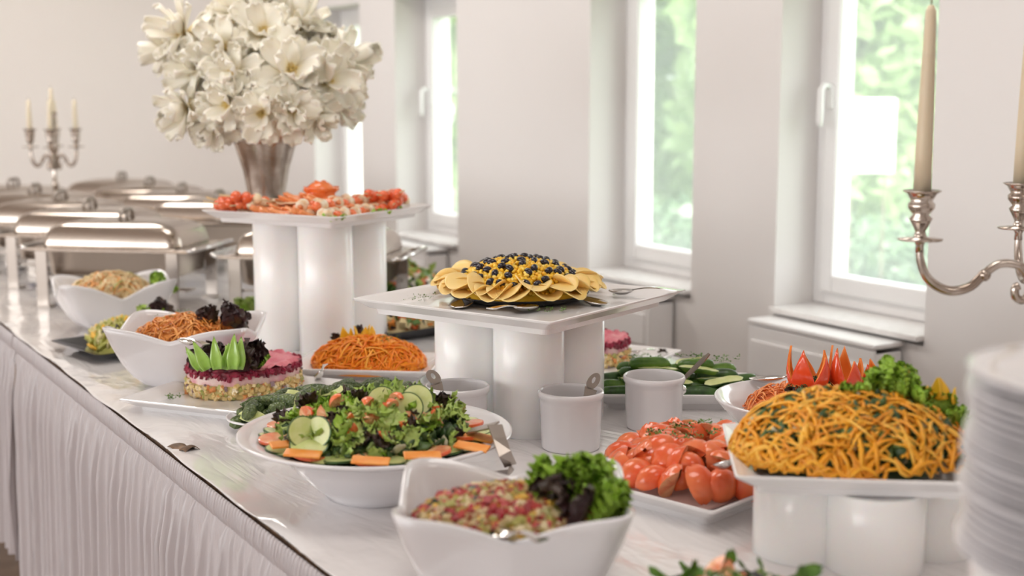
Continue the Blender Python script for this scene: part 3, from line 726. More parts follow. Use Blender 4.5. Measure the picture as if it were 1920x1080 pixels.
def strands(b, D, n, L, w, curl, lift, seed, th=.5, seg=7, mi=0, ns=4, k=.96, minz=.003, tang=None):
    r = random.Random(seed)
    for _ in range(n):
        x, y = D.pt(r, k); hd = r.uniform(0, 2 * PI) if tang is None else math.atan2(y, x) + PI / 2 + r.gauss(0, tang); tu = r.gauss(0, curl); l = L * r.uniform(.6, 1.3); st = l / seg; pts = []
        z0 = r.uniform(*lift); dzz = r.uniform(-.4, .4) * .012; ph = r.uniform(0, 6)
        for i in range(seg + 1):
            q = i / seg; dz = z0 + dzz * (q - .5) + .004 * math.sin(ph + q * 5)
            X, Y = x, y; rr = math.sqrt((X / D.a) ** 2 + (Y / D.b) ** 2)
            if rr > .99: X /= rr * 1.01; Y /= rr * 1.01; hd += .9
            p = D.w(X, Y, dz)
            if p.z < D.c.z + minz: p.z = D.c.z + minz + r.uniform(0, .003)
            pts.append(p); x, y = X + st * math.cos(hd), Y + st * math.sin(hd); hd += tu * st * 10 + r.gauss(0, .12)
        ww = w * r.uniform(.7, 1.25)
        b.tube(pts, [ww * .6] + [ww] * (seg - 1) + [ww * .5], ns, mi, th)
def bits(b, D, n, s0, s1, seed, mi=0, lift=(-.004, .004), kind='ell', k=.97, asp=(1, 1, 1)):
    r = random.Random(seed)
    for _ in range(n):
        x, y = D.pt(r, k); p = D.w(x, y, r.uniform(*lift)); s = r.uniform(s0, s1)
        R = Euler((r.uniform(0, 6), r.uniform(0, 6), r.uniform(0, 6))).to_matrix()
        if p.z < D.c.z + s * .5: p.z = D.c.z + s * .5
        if kind == 'box': b.box(p, (s * 2 * asp[0], s * 2 * asp[1], s * 2 * asp[2]), mi, R)
        else: b.ell(p, s * asp[0], s * asp[1], s * asp[2], R, 6, 4, mi)
def sprinkle(lab, pts, mname='parsley', n=14, s=.004, spread=.012, seed=0, name='parsley_sprinkle', cat='herbs', dome=None):
    r = random.Random(seed); b = MB()
    for c in pts:
        for _ in range(n):
            p = Vector(c) + Vector((r.gauss(0, spread), r.gauss(0, spread), .002 + r.uniform(0, .004))); q = s * r.uniform(.5, 1.3)
            R = Euler((r.uniform(-.6, .6), r.uniform(-.6, .6), r.uniform(0, 6))).to_matrix()
            for a in (0, 2.1, 4.2):
                e = R @ Vector((math.cos(a) * q, math.sin(a) * q, q * .3)); f = R @ Vector((math.cos(a + .5) * q * .8, math.sin(a + .5) * q * .8, 0)); g = R @ Vector((math.cos(a - .5) * q * .8, math.sin(a - .5) * q * .8, 0))
                b.add([p, p + f, p + e, p + g], [(0, 1, 2, 3)], 0, False)
    o = b.obj(name, M[mname]); return tag(o, lab, cat, None, 'stuff')
def leaf_mesh(Ln, W, ruf, freq, cup, seed, m, nu=12, nv=12, name='lettuce_leaf'):
    r = random.Random(seed); p1, p2, p3 = (r.uniform(0, 6) for _ in range(3))
    def fn(u, v):
        y = 2 * v - 1; wd = W * (.25 + .75 * math.sin(PI * (.12 + .62 * u))) * (1 if u < .82 else math.sqrt(max(.03, 1 - ((u - .82) / .19) ** 2)))
        e = max(abs(y) ** 1.5, (max(0, u - .55) / .45) ** 1.4) * min(1, u * 2.2)
        z = cup * (u * u * Ln * .8 + .8 * wd * y * y) + ruf * e * (math.sin(freq * (u * 2.0 + abs(y)) + p1 + (2 if y > 0 else 0)) + .5 * math.sin(freq * 2.1 * (u + .7 * y) + p2))
        x = Ln * u + ruf * .6 * e * math.sin(freq * 1.7 * y + p3); yy = wd * y + ruf * .7 * e * math.cos(freq * u * 1.9 + p2)
        return Vector((x, yy, z))
    b = MB(); b.grid(fn, nu, nv, att=lambda u, v: min(1, max(abs(2 * v - 1) * .6, u * .8) ** 1.3 * 1.1)); return b.mesh(name, m)
# food materials
O = lambda *a: a
M['carrot'] = mat('carrot_shred', (.80, .19, .01), .35, island=[((.98, .26, .006), 3), ((1.0, .34, .014), 3), ((.90, .20, .004), 2), ((1.0, .42, .04), 1)], sss=.1)
M['carrot_y'] = mat('yellow_carrot_strip', (.80, .34, .02), .4, island=[((.86, .39, .02), 3), ((.82, .33, .014), 3), ((.90, .48, .06), 2), ((.74, .27, .01), 1)], sss=.1)
M['carrot_b'] = mat('dressed_carrot_shred', (.80, .30, .06), .4, island=[((.80, .28, .04), 3), ((.86, .38, .10), 3), ((.72, .21, .03), 2), ((.62, .24, .04), 1)], sss=.1)
M['carrot_p'] = mat('pale_carrot_shred', (.86, .26, .06), .4, island=[((.88, .27, .06), 3), ((.92, .36, .12), 2), ((.80, .20, .04), 2)], sss=.1)
M['cabbage'] = mat('cabbage_carrot_shred', (.8, .6, .3), .4, island=[((.84, .66, .36), 5), ((.88, .74, .48), 3), ((.86, .38, .10), 2.2), ((.75, .50, .20), 1), ((.35, .40, .10), .4)])
M['greenmix'] = mat('chopped_greens', (.05, .09, .02), .45, island=[((.035, .075, .02), 5), ((.07, .13, .03), 3), ((.16, .22, .05), 1.2), ((.45, .42, .28), .8)])
M['greek'] = mat('mixed_vegetable_pieces', (.3, .3, .1), .4, island=[((.12, .22, .04), 4), ((.26, .36, .06), 3), ((.80, .76, .66), 3), ((.70, .16, .06), 2), ((.03, .03, .03), 1.6), ((.60, .42, .10), 1)])
M['greek2'] = mat('orange_vegetable_pieces', (.6, .3, .1), .4, island=[((.82, .30, .06), 4), ((.80, .66, .36), 3), ((.72, .16, .05), 2), ((.10, .20, .04), 2), ((.03, .03, .03), 1)])
M['pickle'] = mat('pickled_vegetable_pieces', (.5, .45, .12), .4, island=[((.46, .46, .12), 4), ((.66, .58, .28), 3), ((.36, .36, .07), 2), ((.78, .46, .05), 1.2), ((.06, .05, .03), .4)])
M['pom'] = mat('diced_salad_pieces', (.7, .5, .3), .35, island=[((.56, .43, .21), 4), ((.66, .55, .32), 3), ((.34, .025, .03), 3), ((.48, .07, .06), 3), ((.36, .33, .08), 2.6), ((.66, .40, .06), 1.2), ((.02, .04, .02), .9), ((.56, .24, .13), 1)])
M['pomr'] = mat('pomegranate_seed', (.45, .02, .04), .15, island=[((.48, .03, .05), 3), ((.62, .08, .09), 2), ((.36, .015, .03), 2)])
M['corn'] = mat('corn_kernel', (.86, .46, .03), .28, island=[((.90, .52, .025), 3), ((.92, .60, .06), 3), ((.84, .44, .02), 2), ((.94, .68, .16), 1)], sss=.15)
M['olive'] = mat('black_olive', (.012, .008, .016), .16)
M['chip'] = mat('potato_crisp', (.86, .56, .16), .4, var=(.88, .62, .24), vscale=25, edge=(.90, .68, .30), sss=.2)
M['lettuce'] = mat('green_lettuce', (.60, .68, .27), .4, edge=(.33, .50, .07), var=(.52, .63, .20), vscale=30, bump=.25, bscale=60, sss=.15)
M['lettuce2'] = mat('bright_lettuce', (.46, .62, .10), .4, edge=(.25, .47, .025), var=(.38, .56, .08), vscale=30, bump=.25, bscale=60)
M['redlettuce'] = mat('dark_red_lettuce', (.10, .075, .03), .38, edge=(.030, .010, .013), var=(.05, .02, .02), vscale=24, bump=.25, bscale=60)
M['parsley'] = mat('parsley_green', (.06, .15, .02), .5, var=(.12, .24, .03), vscale=80)
M['dill'] = mat('dill_green', (.07, .11, .02), .5, island=[((.06, .10, .02), 3), ((.11, .16, .03), 2), ((.04, .07, .015), 2)])
M['cuke_skin'] = mat('cucumber_skin', (.018, .055, .010), .28, var=(.05, .13, .02), vscale=35, bump=.35, bscale=130)
M['cuke_light'] = mat('light_cucumber_skin', (.05, .13, .014), .25, var=(.14, .27, .035), vscale=22, bump=.2, bscale=130)
M['gherkin'] = mat('gherkin_skin', (.045, .075, .022), .3, var=(.13, .18, .06), vscale=90, bump=.8, bscale=190, tex='voronoi')
M['cuke_flesh'] = mat('cucumber_flesh', (.56, .62, .22), .3, var=(.66, .70, .34), vscale=45, sss=.2)
M['tomato'] = mat('tomato_skin', (.78, .115, .03), .22, var=(.84, .21, .07), vscale=14, coat=.4, sss=.15)
M['tomato_flesh'] = mat('tomato_flesh', (.80, .22, .10), .25, var=(.84, .50, .26), vscale=28, bump=.3, bscale=90, coat=.3, sss=.2)
M['pepper'] = mat('red_pepper_skin', (.76, .06, .015), .15, var=(.80, .10, .02), vscale=10, coat=.6, sss=.1)
M['pepper_in'] = mat('red_pepper_flesh', (.84, .24, .04), .35, sss=.2)
M['ypepper'] = mat('yellow_pepper', (.88, .50, .02), .25, var=(.90, .60, .06), vscale=18, sss=.1)
M['gpepper'] = mat('green_pepper', (.24, .46, .045), .2, var=(.42, .62, .14), vscale=22, coat=.4)
M['beet_cream'] = mat('pink_beet_cream', (.58, .095, .145), .35, var=(.70, .21, .25), vscale=28, bump=.6, bscale=90)
M['beet'] = mat('grated_beet', (.15, .006, .02), .3, var=(.36, .02, .06), vscale=60, bump=.8, bscale=120)
M['mayo'] = mat('cream_layer', (.80, .60, .56), .4, var=(.70, .32, .38), vscale=34, bump=.6, bscale=90)
M['potato'] = mat('diced_potato_layer', (.72, .52, .22), .45, var=(.50, .42, .14), vscale=70, bump=.9, bscale=110)
M['beet_bits'] = mat('herring_cake_dice', (.7, .5, .2), .45, island=[((.76, .58, .28), 5), ((.70, .50, .20), 3), ((.40, .40, .12), 1.5), ((.74, .30, .10), 1.5), ((.80, .68, .48), 2), ((.30, .20, .22), .6)])
M['salmon'] = mat('smoked_salmon', (.82, .22, .06), .3, var=(.86, .36, .14), vscale=40, coat=.4)
M['cheese'] = mat('pale_cheese', (.82, .66, .42), .45, var=(.86, .76, .56), vscale=30)
M['wood'] = mat('skewer_wood', (.66, .48, .27), .6)
M['mozz'] = mat('stuffed_white_roll', (.82, .74, .60), .35, var=(.76, .52, .30), vscale=60)
M['rose'] = mat('tomato_rose_skin', (.78, .15, .03), .25, var=(.84, .24, .06), vscale=20, coat=.4)
M['bacon'] = mat('carrot_slice', (.84, .27, .03), .35, var=(.88, .36, .08), vscale=30)
# mesh library
LF = [leaf_mesh(.075, .034, .010, 9, .35, 1, M['lettuce']), leaf_mesh(.065, .030, .011, 11, .6, 2, M['lettuce']), leaf_mesh(.055, .028, .009, 8, .2, 3, M['lettuce2']), leaf_mesh(.07, .026, .008, 10, .8, 4, M['lettuce']), leaf_mesh(.05, .024, .010, 12, .5, 5, M['lettuce2'])]
LR = [leaf_mesh(.07, .032, .009, 9, .5, 6, M['redlettuce']), leaf_mesh(.06, .03, .011, 11, .8, 7, M['redlettuce']), leaf_mesh(.08, .036, .010, 8, .3, 8, M['redlettuce'])]
LB = [leaf_mesh(.075, .042, .0095, 21, .45, 9, M['lettuce2'], 26, 24), leaf_mesh(.065, .04, .010, 24, .7, 10, M['lettuce2'], 26, 24), leaf_mesh(.085, .045, .0095, 19, .3, 11, M['lettuce2'], 26, 24)]
def leaf(mesh, loc, eul, sc, lab, group=None, name='lettuce_leaf'): return place(mesh, name, TRS(loc, eul, sc), lab, 'lettuce', group)
def bunch(meshes, c, n, sc, lab, group, seed, spread=.02, up=.9, yaw=(0, 6.28), name='lettuce_leaf'):
    r = random.Random(seed)
    for k in range(n):
        a = yaw[0] + (yaw[1] - yaw[0]) * (k + r.uniform(-.3, .3)) / n
        leaf(meshes[k % len(meshes)], Vector(c) + Vector((r.gauss(0, spread), r.gauss(0, spread), r.uniform(0, .008))), (r.uniform(-.5, .5), -up * r.uniform(.4, 1.2), a), sc * r.uniform(.8, 1.2), lab, group, name)
def slice_mesh(r, th, name, flesh, skin):
    b = MB(); b.lathe([(0, -th / 2), (r * .93, -th / 2)], 24, mi=0); b.lathe([(r * .93, -th / 2), (r, -th * .42), (r, th * .42), (r * .93, th / 2)], 24, mi=1); b.lathe([(r * .93, th / 2), (0, th / 2)], 24, mi=0)
    # drop the caps that lathe() adds on the open ends
    keep = [i for i, f in enumerate(b.f) if len(f) == 4]; b.f = [b.f[i] for i in keep]; b.m = [b.m[i] for i in keep]; b.s = [False] * len(keep)
    return b.mesh(name, [flesh, skin])
CSL = slice_mesh(.024, .003, 'cucumber_slice', M['cuke_flesh'], M['cuke_skin'])
TSL = slice_mesh(.024, .005, 'tomato_slice', M['tomato_flesh'], M['tomato'])
def wedge_mesh(R, ang, el, seed):
    # wedge of a tomato: outer skin patch (mi 0) and two cut faces (mi 1)
    b = MB(); n, m = 8, 8; r = random.Random(seed)
    def P(i, j): th = PI * (.04 + .92 * i / m); a = -ang / 2 + ang * j / n; q = R * (1 + .05 * math.sin(3 * a + seed)); return Vector((q * math.sin(th) * math.cos(a), q * math.sin(th) * math.sin(a), q * el * math.cos(th)))
    b.add([P(i, j) for i in range(m + 1) for j in range(n + 1)], [(i * (n + 1) + j, (i + 1) * (n + 1) + j, (i + 1) * (n + 1) + j + 1, i * (n + 1) + j + 1) for i in range(m) for j in range(n)], 0)
    for j in (0, n):
        pts = [P(i, j) for i in range(m + 1)]; mid = [Vector((p.x * .45, p.y * .45, p.z * .5)) + Vector((r.uniform(-.001, .001), r.uniform(-.002, .002), 0)) for p in pts]; c = Vector((R * .06, 0, 0))
        vs = pts + mid + [c]; k = m + 1; fs = [(i, i + 1, k + i + 1, k + i) for i in range(m)] + [(k + i, k + i + 1, 2 * k) for i in range(m)]
        if j == 0: fs = [tuple(reversed(f)) for f in fs]
        b.add(vs, fs, 1, False)
    return b.mesh('tomato_wedge', [M['tomato'], M['tomato_flesh']])
def capsule_mesh(name, L, R, bend, mats, cut=None, seed=0, n=12, m=12):
    r = random.Random(seed); b = MB(); pts = []; rad = []
    for i in range(m + 1):
        q = i / m; x = (q - .5) * L; z = bend * (1 - (2 * q - 1) ** 2); e = 2 * q - 1
        rr = R * (max(0, 1 - abs(e) ** 4.5)) ** .5 * (1 + .05 * math.sin(q * 9 + seed))
        if cut == 'end' and q > .82: rr = R * .93
        pts.append((x, 0, z)); rad.append(max(rr, R * .08))
    b.tube(pts, rad, n, 0)
    if cut == 'end': # flesh on the cut end
        b.m[-1] = 1; b.s[-1] = False
    if cut == 'half': # lengthwise half: flatten the upper part to the cut face
        vs = [(x, y, min(z, bend * (1 - (2 * (x / L + .5) - 1) ** 2) + .0005 * math.sin(x * 300))) for x, y, z in b.v]; b.v = vs
        b.m = [1 if all(b.v[i][2] >= bend * (1 - (2 * (b.v[i][0] / L + .5) - 1) ** 2) - .0012 for i in f) else 0 for f in b.f]
    return b.mesh(name, mats)
def herring_cake(lab, c, rx, ry, H, seed, rot=0):
    t = thing('layered_beet_cake', lab, 'cake', c, rot); r = random.Random(seed)
    ph = [r.uniform(0, 6) for _ in range(6)]
    def wob(a, z): return 1 + .012 * math.sin(9 * a + ph[0] + z * 90) + .012 * math.sin(23 * a + ph[1] + z * 200) + .008 * math.sin(47 * a + ph[2] - z * 300)
    k = ry / rx
    b = MB(); b.lathe([(rx * .98, .001), (rx * 1.0, .006), (rx * .99, H * .25), (rx * .985, H * .46), (rx * .90, H * .47)], 90, wob=wob, sy=k)
    for _ in range(520):
        a = r.uniform(0, 2 * PI); z = r.uniform(.003, H * .48); s = r.uniform(.0025, .005); q = rx * 1.0 * wob(a, z)
        b.box((q * math.cos(a), q * k * math.sin(a), z), (s * 2, s * 1.6, s * 1.4), 1, Euler((r.uniform(0, 6), r.uniform(0, 6), r.uniform(0, 6))).to_matrix())
    b.obj('potato_layer', [M['potato'], M['beet_bits']], t)
    b = MB(); b.lathe([(rx * .97, H * .44), (rx * .985, H * .50), (rx * .98, H * .70), (rx * .97, H * .79), (rx * .85, H * .79)], 90, wob=wob, sy=k); b.obj('cream_layer', M['mayo'], t)
    b = MB(); b.lathe([(rx * .96, H * .74), (rx * .995, H * .78), (rx * 1.0, H * .86), (rx * .99, H * .93), (rx * .9, H * .94)], 90, wob=lambda a, z: wob(a, z) + .012 * math.sin(31 * a + 80 * z), sy=k)
    for _ in range(170):
        a = r.uniform(0, 2 * PI); z = H * r.uniform(.70, .93); s = r.uniform(.003, .006); q = rx * .995
        b.box((q * math.cos(a), q * k * math.sin(a), z), (s * 2.4, s, s), 0, Euler((r.uniform(0, 6), r.uniform(0, 6), r.uniform(0, 6))).to_matrix())
    b.obj('beet_layer', M['beet'], t)
    b = MB(); N_ = 60; m_ = 12; vs = []; fs = []
    for i in range(m_ + 1):
        q = i / m_
        for j in range(N_):
            a = 2 * PI * j / N_; z = H * (.93 + (.07 if i < m_ else 0)) + (.0022 * math.sin(q * 13 + 3 * a) + .0018 * math.sin(q * 29 - 7 * a) + (.0035 * math.sin(17 * a + ph[3]) if i >= m_ - 1 else 0)) * min(1, q * 3)
            rr = rx * q * .985 * (wob(a, H) if q > .8 else 1); vs.append((rr * math.cos(a), rr * k * math.sin(a), z))
    for i in range(m_):
        for j in range(N_): j2 = (j + 1) % N_; fs.append((i * N_ + j, (i + 1) * N_ + j, (i + 1) * N_ + j2, i * N_ + j2))
    b.add(vs, fs); b.obj('beet_cream_top', M['beet_cream'], t); return t
def crown_mesh(R, H, teeth, seed, lean=0):
    # pepper cut to a zigzag crown, open on top
    r = random.Random(seed); n = teeth * 8; vs = []; fs = []; hs = [r.uniform(.8, 1.1) for _ in range(teeth)]; base = .36
    rows = 7
    for sh in (0, 1):
        for i in range(rows):
            q = i / (rows - 1)
            for k in range(n):
                a = 2 * PI * k / n; tph = (k / 8) % 1.0; T = 1 - abs(2 * tph - 1); top = base + (hs[int(k / 8)] - base) * T ** .9
                z = H * top * q; rr = R * (.45 + .62 * math.sin(min(1, z / H * 1.5 + .12) * PI / 2) - .22 * (z / H) ** 2) * (1 + .06 * math.cos(3 * a)) - sh * .0035
                vs.append((rr * math.cos(a) + lean * (z / H) ** 2, rr * math.sin(a), z + (.002 * sh if i == 0 else 0)))
        o = sh * rows * n
        for i in range(rows - 1):
            for k in range(n):
                k2 = (k + 1) % n; f = (o + i * n + k, o + i * n + k2, o + (i + 1) * n + k2, o + (i + 1) * n + k); fs.append(f if not sh else tuple(reversed(f)))
    e = [((rows - 1) * n + k, (rows - 1) * n + (k + 1) % n, (2 * rows - 1) * n + (k + 1) % n, (2 * rows - 1) * n + k) for k in range(n)]
    b = MB(); nf = (rows - 1) * n; b.add(vs, fs[:nf] + [tuple(range(n - 1, -1, -1))], 0); off = len(b.v); b.f += fs[nf:] + e; b.m += [1] * (nf + n); b.s += [True] * nf + [False] * n
    return b
def spike_mesh(L, W, name, m, cup=.4, tip=.06):
    # pointed curved strip of pepper or leek
    b = MB(); b.grid(lambda u, v: Vector(((2 * v - 1) * W * (1 - u) ** .8 * (.7 + .6 * min(1, u * 3)) + 0, (1 - (2 * v - 1) ** 2) * W * cup * (1 - u) + .18 * L * u * u, L * u)), 8, 6, th=.0028); return b.mesh(name, m)
D2R = math.radians
# ================================================================== sunflower salad on its risers
cS = Vector((1.261, 2.037)); e1 = Vector((math.cos(D2R(112.6)), math.sin(D2R(112.6)))); e2 = Vector((e1.y, -e1.x)); zS = .957
platter('white square platter under the sunflower salad with corn and olives', (cS.x, cS.y, zS), .22, .22, D2R(22.6))
for (sa, sb, l) in ((1, -1, 'white acrylic tube riser behind the sauce pot, under the sunflower platter'), (-1, -1, 'white acrylic tube riser nearest the camera under the sunflower platter'), (-1, 1, 'white acrylic tube riser on the window side under the sunflower platter'), (1, 1, 'white acrylic tube riser hidden behind the others under the sunflower platter')):
    q = cS + e1 * (.0675 * sa) + e2 * (.0675 * sb); riser(l, q.x, q.y, zS - TZ)
pz = zS + .0127
P = onz(972, 547, pz + .012); cx, cy = P.x, P.y
b = MB(); b.lathe([(0, 0), (.105, 0), (.125, .004), (.134, .012), (.135, .0135), (.132, .0135), (.122, .007), (.10, .004), (0, .004)], 56)
tag(b.obj('round_tray', M['darktray'], None, (cx, cy, pz)), 'dark round steel tray under the crisps of the sunflower salad', 'tray')
DS = Dome((cx, cy, pz + .012), .128, .128, .062, .62)
b = MB(); DS.solid(b); rr = random.Random(11); bits(b, DS, 1500, .0042, .0056, 12, 0, (-.002, .0035), asp=(1.1, .9, .8))
tag(b.obj('corn_mound', M['corn']), 'domed mound of yellow corn kernels on the sunflower salad', 'corn', None, 'stuff')
def chip_mesh(L, W, saddle, curl, seed):
    def fn(u, v):
        x = -math.cos(PI * u); y = (2 * v - 1) * max(0, 1 - abs(x) ** 2.6) ** .42; X = L * .5 * (x + 1)
        return Vector((X, W * y, saddle * (y * y) * .0125 - curl * .008 * (x * x) + .002 * math.sin(3 * y + seed)))
    b = MB(); b.grid(fn, 12, 10, th=.0014, att=lambda u, v: min(1, abs(2 * u - 1) ** 4)); return b.mesh('potato_crisp', M['chip'])
CH = [chip_mesh(.070, .034, 1.2, .6, 1), chip_mesh(.068, .033, 1.5, .5, 2), chip_mesh(.072, .034, .9, .9, 3), chip_mesh(.066, .033, 1.7, .5, 4)]
for ring, (n, rad, z, tl) in enumerate(((18, .098, .026, -.03), (18, .092, .039, .09))):
    for k in range(n):
        a = 2 * PI * (k + .5 * ring + rr.uniform(-.15, .15)) / n
        M_ = Matrix.Translation((cx + rad * math.cos(a), cy + rad * math.sin(a), pz + z + rr.uniform(-.002, .003))) @ (Matrix.Rotation(a, 3, 'Z') @ Euler((rr.uniform(-.22, .22), tl + rr.uniform(-.10, .10), rr.uniform(-.1, .1))).to_matrix()).to_4x4()
        place(CH[(k + ring) % 4], 'potato_crisp', M_, 'golden potato crisp in the %s ring of petals round the sunflower salad' % ('lower' if ring == 0 else 'upper'), 'crisp', '%s ring of crisps' % ('lower' if ring == 0 else 'upper'))
om = MB().ell((0, 0, 0), .0098, .0068, .0066, None, 12, 8).mesh('black_olive', M['olive'])
pts = []; tries = 0
while len(pts) < 66 and tries < 6000:
    tries += 1; x, y = DS.pt(rr, .90)
    if all((x - u) ** 2 + (y - v) ** 2 > .0185 ** 2 for u, v in pts): pts.append((x, y))
for (x, y) in pts:
    R = frame_on(DS.n(x, y), rr.uniform(0, 6), (rr.uniform(-.3, .3), rr.uniform(-.3, .3)))
    place(om, 'black_olive', Matrix.Translation(DS.w(x, y, .005)) @ R.to_4x4(), 'shiny black olive on the corn mound of the sunflower salad', 'olive', 'olives on the sunflower salad')
spoon('steel serving spoon lying face down before the sunflower tray', onz(985, 577, pz + .008), onz(918, 583, pz + .014), hl=.03, hw=.017, arch=.003)
spoon('bright serving spoon half under the crisps at the parsley end of the platter', onz(868, 571, pz + .005), onz(893, 556, pz + .012), hl=.03, hw=.018, arch=.002)
spoon('long steel server reaching over the window corner of the sunflower platter', onz(1165, 547, pz + .012), onz(1282, 549, pz + .020), hl=.026, hw=.016, arch=.006)
spoon('serving spoon resting by the crisps at the window side of the sunflower platter', onz(1112, 566, pz + .006), onz(1075, 556, pz + .012), hl=.03, hw=.018, arch=.002)
sprinkle('chopped parsley scattered over the sunflower platter', [onz(x, y, pz + .001) for x, y in ((775, 563), (790, 561), (765, 564), (1165, 553), (1195, 553), (1020, 584), (1035, 583), (1050, 584), (800, 555))], n=7, s=.004, spread=.013, seed=2)
# ================================================================== tall canape platter
cT = Vector((1.236, 2.911)); e1 = Vector((math.cos(D2R(119)), math.sin(D2R(119)))); e2 = Vector((e1.y, -e1.x)); zT = 1.057; pzT = zT + .0127
platter('white square platter of canapes on the tallest riser', (cT.x, cT.y, zT), .197, .197, D2R(29), h=.03)
for (sa, sb, l) in ((1, -1, 'tall white acrylic tube riser beside the steel chafing dishes, under the canapes'), (-1, -1, 'tall white acrylic tube riser nearest the camera under the canapes'), (-1, 1, 'tall white acrylic tube riser on the window side under the canapes'), (1, 1, 'tall white acrylic tube riser hidden behind the others under the canapes')):
    q = cT + e1 * (.0675 * sa) + e2 * (.0675 * sb); riser(l, q.x, q.y, zT - TZ)
def TP(a, b, dz=0): q = cT + e1 * a + e2 * b; return Vector((q.x, q.y, pzT + dz))
th_ = math.atan2(e2.y, e2.x)
# skewers
def skewer_proto(nt, lab, white):
    t = thing('tomato_skewer', lab, 'skewer', (0, 0, 0)); b = MB(); b.tube([(-.055, 0, 0), (.062, 0, 0)], .0013, 5); b.obj('stick', M['wood'], t)
    for k in range(nt): MB().ell((.032 - k * .019, 0, 0), .0105, .0098, .0098, None, 10, 8).obj('cherry_tomato', M['tomato'], t)
    MB().ell((.032 - nt * .019, 0, 0), .009, .009, .009, None, 9, 6).obj('cheese_ball', M['cheese'], t); return t
s1 = skewer_proto(2, 'cherry tomato skewer piled at the chafing dish corner of the canape platter', 0); s2 = skewer_proto(2, 'cherry tomato skewer with cheese ball at the window corner of the canape platter', 1)
s1['group'] = 'skewers by the chafing dishes'; s2['group'] = 'skewers at the window corner'
r = random.Random(21)
for proto, (a0, b0), n in ((s1, (.115, -.120), 12), (s2, (-.115, .115), 15)):
    for k in range(n):
        o = proto if k == 0 else dup(proto)
        o.scale = (1.3, 1.3, 1.3); o.location = TP(a0 + r.uniform(-.05, .05), b0 + r.uniform(-.045, .045), .015 + .013 * (k // 5) + r.uniform(0, .004))
        o.rotation_euler = (r.uniform(0, 6), r.uniform(-.32, .05), (th_ + 2.4 + r.uniform(-.5, .5)) if proto is s1 else (th_ - 2.5 + r.uniform(-.5, .5)))
# folded salmon slices on flat breads
b = MB(); b.grid(lambda u, v: Vector(((u - .5) * .085, (v - .5) * .036 * math.sin(PI * (.1 + .8 * u)), .004 * math.sin(u * 5))), 8, 4, th=.003); cr = b.mesh('flat_bread', M['cheese'])
b = MB(); b.grid(lambda u, v: Vector(((u - .5) * .07, (v - .5) * .04, .006 + .006 * math.sin(v * 7) + .004 * math.sin(u * 6 + 2 * v))), 8, 8, th=.002); sa_ = b.mesh('salmon_slice', M['salmon'])
for k in range(40):
    i, j = k % 8, k // 8; p = TP(.045 - .036 * j + r.uniform(-.008, .008), -.150 + .030 * i + r.uniform(-.005, .005), .010 + .004 * (k % 4) + (.016 if 0 < j < 4 and 1 < i < 6 else 0))
    z = th_ + 2.2 + r.uniform(-.35, .35)
    t = thing('salmon_canape', 'slice of salmon on thin flat bread fanned out on the canape platter', 'canape', p, 0, 'salmon canapes'); t.rotation_euler = (r.uniform(-.15, .15), -.16 + r.uniform(-.1, .1), z)
    for me_, n_ in ((cr, 'flat_bread'), (sa_, 'salmon_slice')):
        o = bpy.data.objects.new(n_, me_); COL.objects.link(o); o.parent = t
# stuffed rolls
b = MB(); b.lathe([(0, -.011), (.0105, -.011), (.0125, -.008), (.0125, .008), (.0105, .011), (0, .011)], 14); b.lathe([(0, .0112), (.006, .0118), (0, .012)], 10, mi=1); rl = b.mesh('stuffed_roll', [M['mozz'], M['salmon']])
b = MB(); b.ell((0, 0, 0), .012, .011, .010, None, 10, 7); ct = b.mesh('cherry_tomato', M['tomato'])
for k in range(54):
    p = TP(-.055 - .018 * (k % 6) + r.uniform(-.006, .006), -.150 + .026 * (k // 6) + r.uniform(-.008, .008), .014 + (.020 if k % 6 < 4 and k % 2 else 0))
    if k % 4 == 3: place(ct, 'cherry_tomato', TRS(p), 'small red tomato among the stuffed white rolls', 'tomato', 'tomatoes among the stuffed rolls')
    else: place(rl, 'stuffed_roll', TRS(p, (r.uniform(.9, 1.9), r.uniform(-.4, .4), th_ - 1.0 + r.uniform(-.7, .7)), 1.15), 'pale stuffed roll with pink filling piled on the canape platter', 'roll', 'stuffed rolls on the canape platter')
# tomato rose
p = TP(-.028, -.03, .052); t = thing('tomato_rose', 'orange red tomato skin rose on top of the canapes', 'garnish', p); t.scale = (1.2, 1.2, 1.2)
for k in range(9):
    ring = 0 if k < 5 else 1; a = k * (1.2566 if ring == 0 else 1.57) + ring * .5; R0 = .024 - ring * .011; hh = .016 + ring * .012
    b = MB(); b.grid(lambda u, v: Vector(((R0 + .010 * u * (1 - ring) * (1 + .3 * math.sin(3 * v + k)) - .003 * u * ring) * math.cos(a + (v - .5) * 1.9), (R0 + .010 * u * (1 - ring)) * math.sin(a + (v - .5) * 1.9), hh * u * (1 - .35 * (2 * v - 1) ** 2) - .002)), 5, 9, th=.0016); b.obj('petal', M['rose'], t)
b = MB(); b.lathe([(.026, -.014), (.029, .002), (.026, .014), (.016, .022), (0, .024)], 16); b.obj('core', M['rose'], t)
b = MB(); b.loft([(.04, .035, -.034, .02), (.035, .03, -.012, .02)], n=5); b.obj('base', M['rose'], t)
for k, (a, bb) in enumerate(((.165, -.14), (-.155, -.165), (-.165, -.09), (-.17, .03), (.05, -.03), (-.155, .12), (-.17, -.14))):
    leaf(LF[2], TP(a, bb, .004), (0, -.12, r.uniform(0, 6)), .75, 'small green lettuce leaf under the canapes on the tall platter', 'lettuce under the canapes')
